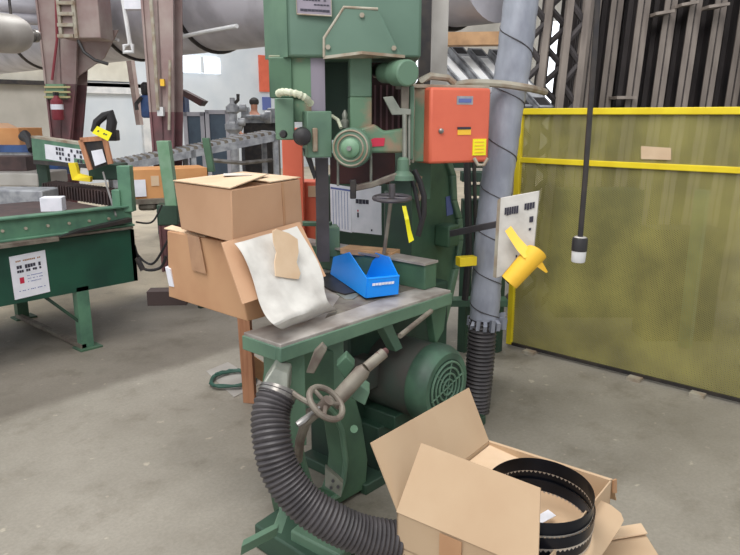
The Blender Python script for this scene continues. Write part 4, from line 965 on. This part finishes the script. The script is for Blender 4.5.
# blue stacking bin
zb = TZ+.012
bb0, bb1 = PZ(366, 298, zb), PZ(398, 294, zb)     # front bottom
bk0 = PZ(331, 274, zb); bk1 = bk0+(bb1-bb0)*1.35
rm = lambda x, y, Y: A(x, y, Y)
Yf = bb0.dot(FWD); Yb = bk0.dot(FWD)
tf0 = A(368, 279, Yf-.005); tf1 = A(399, 276, bb1.dot(FWD)-.005)
tb0 = A(327, 262, Yb+.0) ; tm0 = A(338, 254, Yb-.02)
bin_ = thing('parts_bin', 'bright blue plastic stacking bin lying open on the saw table', 'bin', bb0)
def panel(pts, m='blue', name='wall', th=.004):
    n = (pts[1]-pts[0]).cross(pts[2]-pts[0]).normalized()*th
    return obj(name, MB().prism(pts, n), m, bin_, .001)
ft = panel([bb0, bb1, tf1, tf0], name='front_wall')
bkb1 = bk0+(bb1-bb0); Yr = bkb1.dot(FWD)
bkt0 = A(334, 257, Yb); bkt1 = A(365, 249, Yr)
panel([bb0, tf0, A(350, 252, Yf+(Yb-Yf)*.62), bkt0, bk0], name='side_wall')
panel([bb1, tf1, A(390, 257, bb1.dot(FWD)+(Yr-bb1.dot(FWD))*.45), bkt1, bkb1], name='side_wall')
panel([bk0, bkb1, bkt1, bkt0], name='back_wall')
panel([bb0, bb1, bkb1, bk0], name='bottom')
obj('front_lip', MB().tube([tf0, tf1], .006, 8), 'blue', bin_)
obj('moulded_lettering', marks(A(369, 280, Yf-.012), A(398, 277, bb1.dot(FWD)-.012), A(368, 297, Yf-.012), words(.12, .88, .22, .16, 7, .12, 61), .002), 'paper', ft)

# wooden prop, cable coil, paper
single('wood_post', MB().prism([V3(1.57+.0, 2.08, 0), V3(1.57+.09, 2.08, 0), V3(1.57+.09, 2.17, 0), V3(1.57, 2.17, 0)], UP*.84) if False else MB().prism([A(237, 322, 3.05)*1, A(252, 322, 3.05), A(252, 322, 3.05)+FWD*.07, A(237, 322, 3.05)+FWD*.07], V3(0, 0, .0001)) if False else
       (lambda a, b: MB().add([V3(a.x, a.y, .0), V3(b.x, b.y, .0), V3(b.x, b.y, .0)+FWD*.07, V3(a.x, a.y, .0)+FWD*.07,
                               V3(a.x, a.y, .85)-RIGHT*.02, V3(b.x, b.y, .85)-RIGHT*.02, V3(b.x, b.y, .85)-RIGHT*.02+FWD*.07, V3(a.x, a.y, .85)-RIGHT*.02+FWD*.07],
                              [(0, 3, 2, 1), (4, 5, 6, 7), (0, 1, 5, 4), (1, 2, 6, 5), (2, 3, 7, 6), (3, 0, 4, 7)]))(A(243, 398, 3.62), A(255, 400, 3.6)), 'wood',
       'upright reddish wooden post behind the left corner of the saw table', 'post', bevel=.003)
fp = thing('floor_sheet', 'pale crumpled sheet on the floor by the wooden post', 'sheet', PZ(232, 380, 0))
obj('sheet', MB().prism([PZ(206, 371, .004), PZ(228, 362, .004), PZ(262, 383, .004), PZ(234, 397, .004)], V3(0, 0, -.003)), 'ductlight', fp)
cc = PZ(233, 379, .02); coil = MB()
coil.tube([cc+V3(math.cos(t*.35)*(.13+.02*math.sin(t)), math.sin(t*.35)*(.13+.02*math.cos(t*1.3)), .004*math.sin(t*2)+.004) for t in range(54)], .008, 6)
single('cable_coil', coil, 'cable', 'dark green cable coiled on the pale sheet near the wooden post', 'cable')
single('cardboard_scrap', plate([A(252, 355, 3.75), A(268, 366, 3.75), A(267, 385, 3.75), A(252, 375, 3.75)], .01), 'tanwood', 'tan cardboard scrap leaning behind the wooden post', 'cardboard')
single('steel_post', FB(MB(), 264, 272, 345, 395, 3.0, .04), 'green_deep', 'thin dark steel upright between the wooden post and the saw base', 'post')

# ================================================================== FRONT BOX WITH BLADES
Zr = .42
Lc, Bc = PZ(397, 512, Zr), PZ(488, 441, Zr)
du = (Bc-Lc).normalized(); dv = V3(du.y, -du.x, 0)     # dv points to -v side
Wd = .46; Nc, Rc = Lc+dv*Wd, Bc+dv*Wd
fbx_ = thing('cardboard_box', 'open tan cardboard box with raised flaps in front, holding coiled saw blades', 'box', V3((Lc.x+Rc.x)/2, (Lc.y+Rc.y)/2, 0))
t_ = .005
def wall(a, b, nm):
    a0, b0 = V3(a.x, a.y, 0.005), V3(b.x, b.y, .005); n = (b-a).normalized().cross(UP)*t_
    return obj(nm, MB().prism([a0, b0, b, a], n), 'card_new', fbx_)
wall(Lc, Bc, 'side_panel'); wall(Bc, Rc, 'side_panel'); wall(Rc, Nc, 'side_panel'); wall(Nc, Lc, 'side_panel')
obj('bottom', MB().prism([V3(p.x, p.y, .005) for p in (Lc, Bc, Rc, Nc)], UP*.005), 'card_new', fbx_)
obj('inner_divider', MB().prism([V3(p.x, p.y, .30) for p in (Lc, Bc, Rc, Nc)], UP*.005), 'card_new', fbx_)
def PP(x, y, p0, n):
    a, b, z, yy = _d(x, y); d = Vector((a, b, z)); o = Vector((0, 0, H)); return o+d*((p0-o).dot(n)/d.dot(n))
def flap(pts, m='card_new'):
    n0 = (pts[1]-pts[0]).cross(pts[2]-pts[0]).normalized(); pts = [p-n0*(p-pts[0]).dot(n0) for p in pts]
    n = (pts[1]-pts[0]).cross(pts[2]-pts[0]).normalized()*t_
    return obj('flap', MB().prism(pts, n), m, fbx_, 0.0, False)
q1 = PU(468, 388, Bc.x); nq = (Bc-Lc).cross(q1-Lc); flap([Lc, Bc, q1, PP(370, 443, Lc, nq)])
# front-left flap
n_f = PV(541, 488, Nc.y+.03); l_f = PV(422, 443, Lc.y-.01)
nq = (Nc-Lc).cross(l_f-Lc); flap([Lc, Nc, PP(541, 488, Lc, nq), l_f])
obj('tape', MB().prism([Lc.lerp(Nc, .34)-du*.0065+UP*-.005, Lc.lerp(Nc, .5)-du*.0065-UP*.005, V3(Lc.lerp(Nc, .5).x, Lc.lerp(Nc, .5).y, .02)-du*.0065, V3(Lc.lerp(Nc, .34).x, Lc.lerp(Nc, .34).y, .02)-du*.0065], du*.001), 'card_dark', fbx_)
# far flap folded over outward
flap([Bc, Rc, Rc+du*.07-UP*.11, Bc+du*.07-UP*.11])
obj('folded_edge', MB().prism([Rc, Rc+du*.035-UP*.01, Rc+du*.05-UP*.07, Rc+du*.01-UP*.05], dv*.006), 'card_dark', fbx_)
# right flap hanging outward, rounded corner
fR = [PZ(598, 499, .395), PZ(611, 505, .385), PZ(621, 513, .375), PZ(624, 520, .37), PZ(619, 530, .36), PZ(572, 600, .34), PZ(540, 600, .37)]
flap(fR)
# inner minor flap
iF = [Bc-du*.0-UP*.0, Bc-du*.09+UP*.0, A(480, 463, Bc.dot(FWD)-.12), A(498, 447, Bc.dot(FWD)-.02)]
obj('inner_flap', MB().prism([Bc-UP*.015+dv*.01-du*.18, Bc-UP*.015+dv*.01-du*.005, Bc-UP*.03+dv*.13-du*.005, Bc-UP*.03+dv*.13-du*.15], UP*.004), 'card_top', fbx_)
# second box below
sb2 = PZ(641, 524, .20)
sec = thing('cardboard_box', 'low cardboard box at the lower right edge of the open blade box', 'box', V3(sb2.x, sb2.y, 0))
e2 = (-RIGHT*.02-FWD*1).normalized(); e1_ = (-RIGHT*1-FWD*.25).normalized()
obj('body', MB().prism([sb2-UP*.198, sb2+e1_*.28-UP*.198, sb2+e1_*.28+e2*.3-UP*.198, sb2+e2*.3-UP*.198], UP*.19), 'card_new', sec, .003)
obj('top_flap', MB().prism([sb2, sb2+e1_*.28, sb2+e1_*.28+e2*.06, sb2+e2*.06], UP*.004), 'card_top', sec)
# label paper inside
single('packing_slip', MB().prism([PZ(536, 517, .34), PZ(548, 510, .34), PZ(556, 516, .34), PZ(541, 524, .34)], UP*.002), 'paper', 'small white slip of paper inside the coiled blades', 'paper')
# blades
def blade(c, r, tilt, h, label, ph=0.0, flip=1):
    ax_t = Matrix.Rotation(tilt, 3, RIGHT); rt = thing('saw_blade_coil', label, 'saw blade', c-UP*.04, 'coiled saw blades in the open box')
    n = 150; cen = []
    for i in range(n):
        t = 2*PI*i/n+ph
        cen.append(c+ax_t@(RIGHT*math.cos(t)*r*(1+.02*math.sin(2*t))+FWD*math.sin(t)*r*(1-.02*math.sin(3*t))))
    up = ax_t@UP; mb = MB(); rings = []
    for i, p in enumerate(cen):
        rad_ = (p-c).normalized()*.0008
        rings.append([p+up*h/2+rad_, p+up*h/2-rad_, p-up*h/2-rad_, p-up*h/2+rad_])
    mb.rings(rings, closed=True); band = obj('band', mb, 'blueblade', rt)
    tm = MB()
    for i in range(0, n, 2):
        p, q = cen[i], cen[(i+1) % n]; r2 = cen[(i+2) % n]; rad_ = (p-c).normalized()*.0009
        tm.prism([p-up*h*.42, r2-up*h*.42, r2-up*h/2, q-up*(h/2+.008), p-up*h/2], rad_*1.6)
    obj('teeth', tm, 'teeth', rt)
bc = (Lc+Rc)/2-UP*.045+dv*.02+RIGHT*.075; bc = V3(0, 0, H)+(bc-V3(0, 0, H))*.945
blade(bc+UP*.05, .160, math.radians(5), .046, 'dark toothed saw blade, uppermost ring of the coil in the open box')
blade(bc+UP*.012, .165, math.radians(6), .040, 'dark toothed saw blade, middle ring of the coil in the open box', .4)
blade(bc-UP*.026, .161, math.radians(7), .040, 'dark toothed saw blade, lowest ring of the coil in the open box', .9)

# ================================================================== YELLOW SCREEN
YU = 4.085
ys = thing('mesh_screen', 'large yellow framed expanded-metal safety screen on the right', 'screen', (YU, .9, 0))
v0, v1 = 2.36, -.6
obj('mesh_panel', MB().bb(YU+.004, YU+.008, v1, v0, .03, 1.62), 'mesh', ys)
obj('top_bar', MB().bb(YU-.02, YU+.02, v1, v0, 1.605, 1.645), 'yellow', ys, .004)
obj('middle_bar', MB().bb(YU-.015, YU+.004, v1, v0, 1.295, 1.33), 'yellow', ys, .003)
obj('side_post', MB().bb(YU-.02, YU+.02, v0-.04, v0, .02, 1.61), 'yellow', ys, .003)
obj('side_post', MB().bb(YU-.02, YU+.02, v1, v1+.04, .02, 1.61), 'yellow', ys, .003)
obj('bottom_bar', MB().bb(YU-.012, YU+.012, v1, v0, .015, .035), 'darksteel', ys)
for v in (2.16, 1.43, 1.06): obj('foot', MB().bb(YU-.07, YU+.03, v-.04, v+.04, 0, .02), 'rim', ys)
P0 = PU(641, 146, YU-.006); obj('tag_plate', MB().prism([PU(641, 146, YU-.006), PU(671, 148, YU-.006), PU(671, 160, YU-.006), PU(641, 159, YU-.006)], V3(.004, 0, 0)), 'card_top', ys)
single('green_post', (lambda p: MB().bb(p.x-.04, p.x+.04, p.y-.04, p.y+.04, 0, A(695, 190, 4.6).z))(A(690, 300, 4.6)), 'pale_green', 'light green post standing close behind the yellow mesh screen', 'post')
for xl, xr, yt, yb, Y_, m_, lab, nm in ((560, 640, 190, 300, 5.3, 'green_dark', 'dark green machine body standing behind the mesh screen', 'machine'), (650, 720, 230, 330, 4.7, 'darksteel', 'dark steel machine block standing behind the right part of the mesh screen', 'machine')):
    p0, p1, nb, zb_, zt_, e, s_ = fb(xl, xr, yt, yb, Y_, .25); single(nm+'_block', MB().prism([p0, p1, p1+nb*.25, p0+nb*.25], UP*zt_), m_, lab, nm, bevel=.01)

# hanging cord and connector
hcx = thing('power_cable', 'black power cord hanging before the yellow screen with a black and white connector', 'cord', A(578, 262, 2.6))
obj('cable', MB().tube([A(600, -40, 2.6), A(596, 30, 2.6), A(590, 112, 2.6), A(585, 180, 2.6), A(580, 240, 2.6)], .0105, 10), 'darksteel', hcx)
cx0 = A(578, 262, 2.6); axc = (A(580.5, 236, 2.6)-cx0).normalized()
obj('connector_body', MB().lathe(cx0+axc*.045, axc, [(0, .030), (.045, .030), (.052, .027), (.055, .012)], 20), 'black', hcx)
obj('connector_face', MB().lathe(cx0, axc, [(0, .024), (.005, .027), (.045, .028)], 20), 'white', hcx)
obj('connector_ring', MB().lathe(cx0+axc*.095, axc, [(0, .027), (.006, .020)], 20), 'ductlight', hcx)

# ================================================================== RACKED STEEL PROFILES behind the screen
RG = 'upright weathered steel profiles behind the yellow screen'
def profile(x_top, x_mid, Y, w, m, ztop=4.0):
    a = A(x_mid, 108, Y); b = A(x_top, 0, Y); d = (b-a); top = a+d*((ztop-a.z)/d.z); bot = a-d*(a.z/d.z)*1
    bot = V3(a.x-d.x*a.z/d.z, a.y-d.y*a.z/d.z, 0)
    rt = thing('steel_profile', 'weathered brown steel I-profile leaning upright in the rack behind the yellow screen', 'steel profile', bot, RG)
    s = RIGHT*w/2
    obj('front_flange', MB().prism([bot-s, bot+s, top+s, top-s], FWD*.015), m, rt)
    obj('web', MB().prism([bot-s*.15, bot+s*.15, top+s*.15, top-s*.15], FWD*.22), 'rackdark', rt)
    obj('rear_flange', MB().prism([bot-s+FWD*.22, bot+s+FWD*.22, top+s+FWD*.22, top-s+FWD*.22], FWD*.015), 'rackdark', rt)
    return rt
for x in (596, 618, 645, 672, 697, 722, 748, 773): profile(x, x-13-(x-600)*.03, 5.9+random.uniform(-.1, .1), .10, 'rack')
for x in (588, 608, 634, 659, 684, 708, 735, 760): profile(x, x-13-(x-600)*.03, 6.35+random.uniform(-.1, .1), .13, 'rackdark')
# cross plates between profiles
for k, (x0, x1, y, lab) in enumerate(((656, 675, 12, 'leftmost'), (682, 699, 3, 'middle'), (709, 730, 5, 'rightmost'))):
    single('cross_plate', MB().prism([A(x0, y, 5.75), A(x1, y-3, 5.75), A(x1, y, 5.75), A(x0, y+3, 5.75)], FWD*.2), 'rack', lab+' small cross plate near the picture top among the upright steel profiles', 'plate')
single('cross_plate', MB().prism([A(617, 96, 5.75), A(637, 96, 5.75), A(637, 99, 5.75), A(617, 99, 5.75)], FWD*.2), 'rack', 'small cross plate just above the yellow bar, left part of the profile rack', 'plate')
# laced trusses with daylight between the lacing
def truss(x_top, x_mid, Y, w, label, ztop=4.0):
    a = A(x_mid, 108, Y); b = A(x_top, 0, Y); d = b-a; bot = V3(a.x-d.x*a.z/d.z, a.y-d.y*a.z/d.z, 0); top = a+d*((ztop-a.z)/d.z)
    rt = thing('lattice_girder', label, 'girder', bot, 'lattice girders between pipe and profiles'); s = RIGHT*w/2
    for sg_ in (-1, 1):
        c = s*sg_; obj('chord', MB().prism([bot+c-RIGHT*.025, bot+c+RIGHT*.025, top+c+RIGHT*.025, top+c-RIGHT*.025], FWD*.06), 'rack', rt)
    mb = MB(); n = 26
    for i in range(n):
        p = bot.lerp(top, i/n)+s*(1 if i % 2 else -1); q = bot.lerp(top, (i+1)/n)+s*(-1 if i % 2 else 1)
        mb.tube([p+FWD*.03, q+FWD*.03], .026, 6)
    obj('lacing', mb, 'rackdark', rt)
for x in (552, 572): profile(x, x-12, 7.0, .07, 'rackdark')
truss(541, 529, 5.6, .14, 'steel lattice girder directly right of the wrapped pipe')
truss(561, 549, 5.9, .16, 'second steel lattice girder from the wrapped pipe')
truss(580, 568, 5.6, .13, 'third steel lattice girder from the wrapped pipe, beside the solid profiles')
# diagonal channels
for k, (x, y, lab) in enumerate(((428, 46, 'leftmost'), (449, 46, 'second from left'), (468, 48, 'third from left'), (489, 49, 'fourth from left'))):
    a = A(x, y, 6.0); b = A(x+50, y+58, 5.2); d = (b-a).normalized(); s = d.cross(UP).normalized()
    if s.dot(RIGHT) < 0: s = -s
    w, h = .13, .09; upv = s.cross(d).normalized()
    if upv.z < 0: upv = -upv
    rt = thing('steel_channel', lab+' of the slanting steel channels above the orange control box', 'steel channel', b, 'slanting steel channels')
    mb = MB()
    mb.prism([a, a+s*w, a+s*w-upv*.012, a-upv*.012], b-a)
    mb.prism([a, a+s*.012, a+s*.012-upv*h, a-upv*h], b-a); mb.prism([a+s*w, a+s*(w-.012), a+s*(w-.012)-upv*h, a+s*w-upv*h], b-a)
    obj('channel', mb, 'machgrey', rt)
    obj('end_slot', MB().prism([a+d*.03+s*.02, a+d*.03+s*(w-.02), a+d*.14+s*(w-.02), a+d*.14+s*.02], upv*.004), 'black', rt)
    obj('end_slot', MB().prism([b-d*.03+s*.02, b-d*.03+s*(w-.02), b-d*.14+s*(w-.02), b-d*.14+s*.02], upv*.004), 'black', rt)
    obj('painted_lit_face', MB().prism([a+s*.03+(b-a)*.2, a+s*.10+(b-a)*.2, a+s*.10+(b-a)*.75, a+s*.03+(b-a)*.75], upv*.005), 'white', rt)  # white strip paints the light on the channel's upper face
single('timber_beam', FB(MB(), 448, 512, 32, 45, 5.6, .15, -6), 'tanwood', 'tan timber beam lying across above the slanting steel channels', 'beam')
p0, p1, nb, zb_, zt_, e, s_ = fb(420, 432, -60, 50, 4.6, .1); single('steel_post', MB().prism([p0, p1, p1+nb*.1, p0+nb*.1], UP*zt_), 'darksteel', 'dark steel post just right of the green wheel housing', 'post')
p0, p1, nb, zb_, zt_, e, s_ = fb(433, 449, -60, 50, 4.8, .1); single('steel_post', MB().prism([p0, p1, p1+nb*.1, p0+nb*.1], UP*zt_), 'ductlight', 'pale grey post above the orange control box', 'post')
for k, (y, Y_, m_, lab) in enumerate(((96, 6.6, 'rackdark', 'upper'), (122, 6.4, 'rackdark', 'lower'))):
    single('rack_shelf', MB().prism([A(430, y, Y_), A(520, y, Y_), A(520, y+10, Y_), A(430, y+10, Y_)], FWD*.6), m_, lab+' dark shelf of the rack behind the orange control box', 'shelf')

# ================================================================== LIGHT, WORLD, CAMERA
w = bpy.data.worlds.new('World'); scn.world = w; w.use_nodes = True
bg = w.node_tree.nodes['Background']; bg.inputs[0].default_value = (.93, .96, 1.0, 1); bg.inputs[1].default_value = 1.0
def area(name, loc, size, power, target, col=(1, .98, .95), sy=None):
    l = bpy.data.lights.new(name, 'AREA'); l.energy = power; l.color = col; l.size = size
    if sy: l.shape = 'RECTANGLE'; l.size_y = sy
    o = bpy.data.objects.new(name, l); COL.objects.link(o); o.location = loc
    o.rotation_euler = (Vector(target)-Vector(loc)).to_track_quat('-Z', 'Y').to_euler(); return o
area('added_fill_light', (1.0, 3.5, 6.8), 2.5, 260, (1.5, 3.0, 0))  # overhead area lights added for brightness, no fixtures modelled
area('added_fill_light', (-2.0, -.5, 6.0), 3.0, 260, (2.0, 2.0, .8))
area('added_fill_light', (8.5, 11.0, 6.8), 3.0, 350, (9, 12, 0))
cam = bpy.data.cameras.new('Camera'); co = bpy.data.objects.new('Camera', cam); COL.objects.link(co)
cam.sensor_fit = 'HORIZONTAL'; cam.sensor_width = 36; cam.lens = F/740*36; cam.clip_start = .05; cam.clip_end = 100
co.location = (0, 0, H); co.rotation_euler = (PI/2-PIT, 0, -AZ)
scn.camera = co
vs_ = scn.view_settings; vs_.view_transform = 'Standard'; vs_.look = 'None'; vs_.exposure = 0.0; vs_.gamma = 1.0; vs_.use_curve_mapping = False
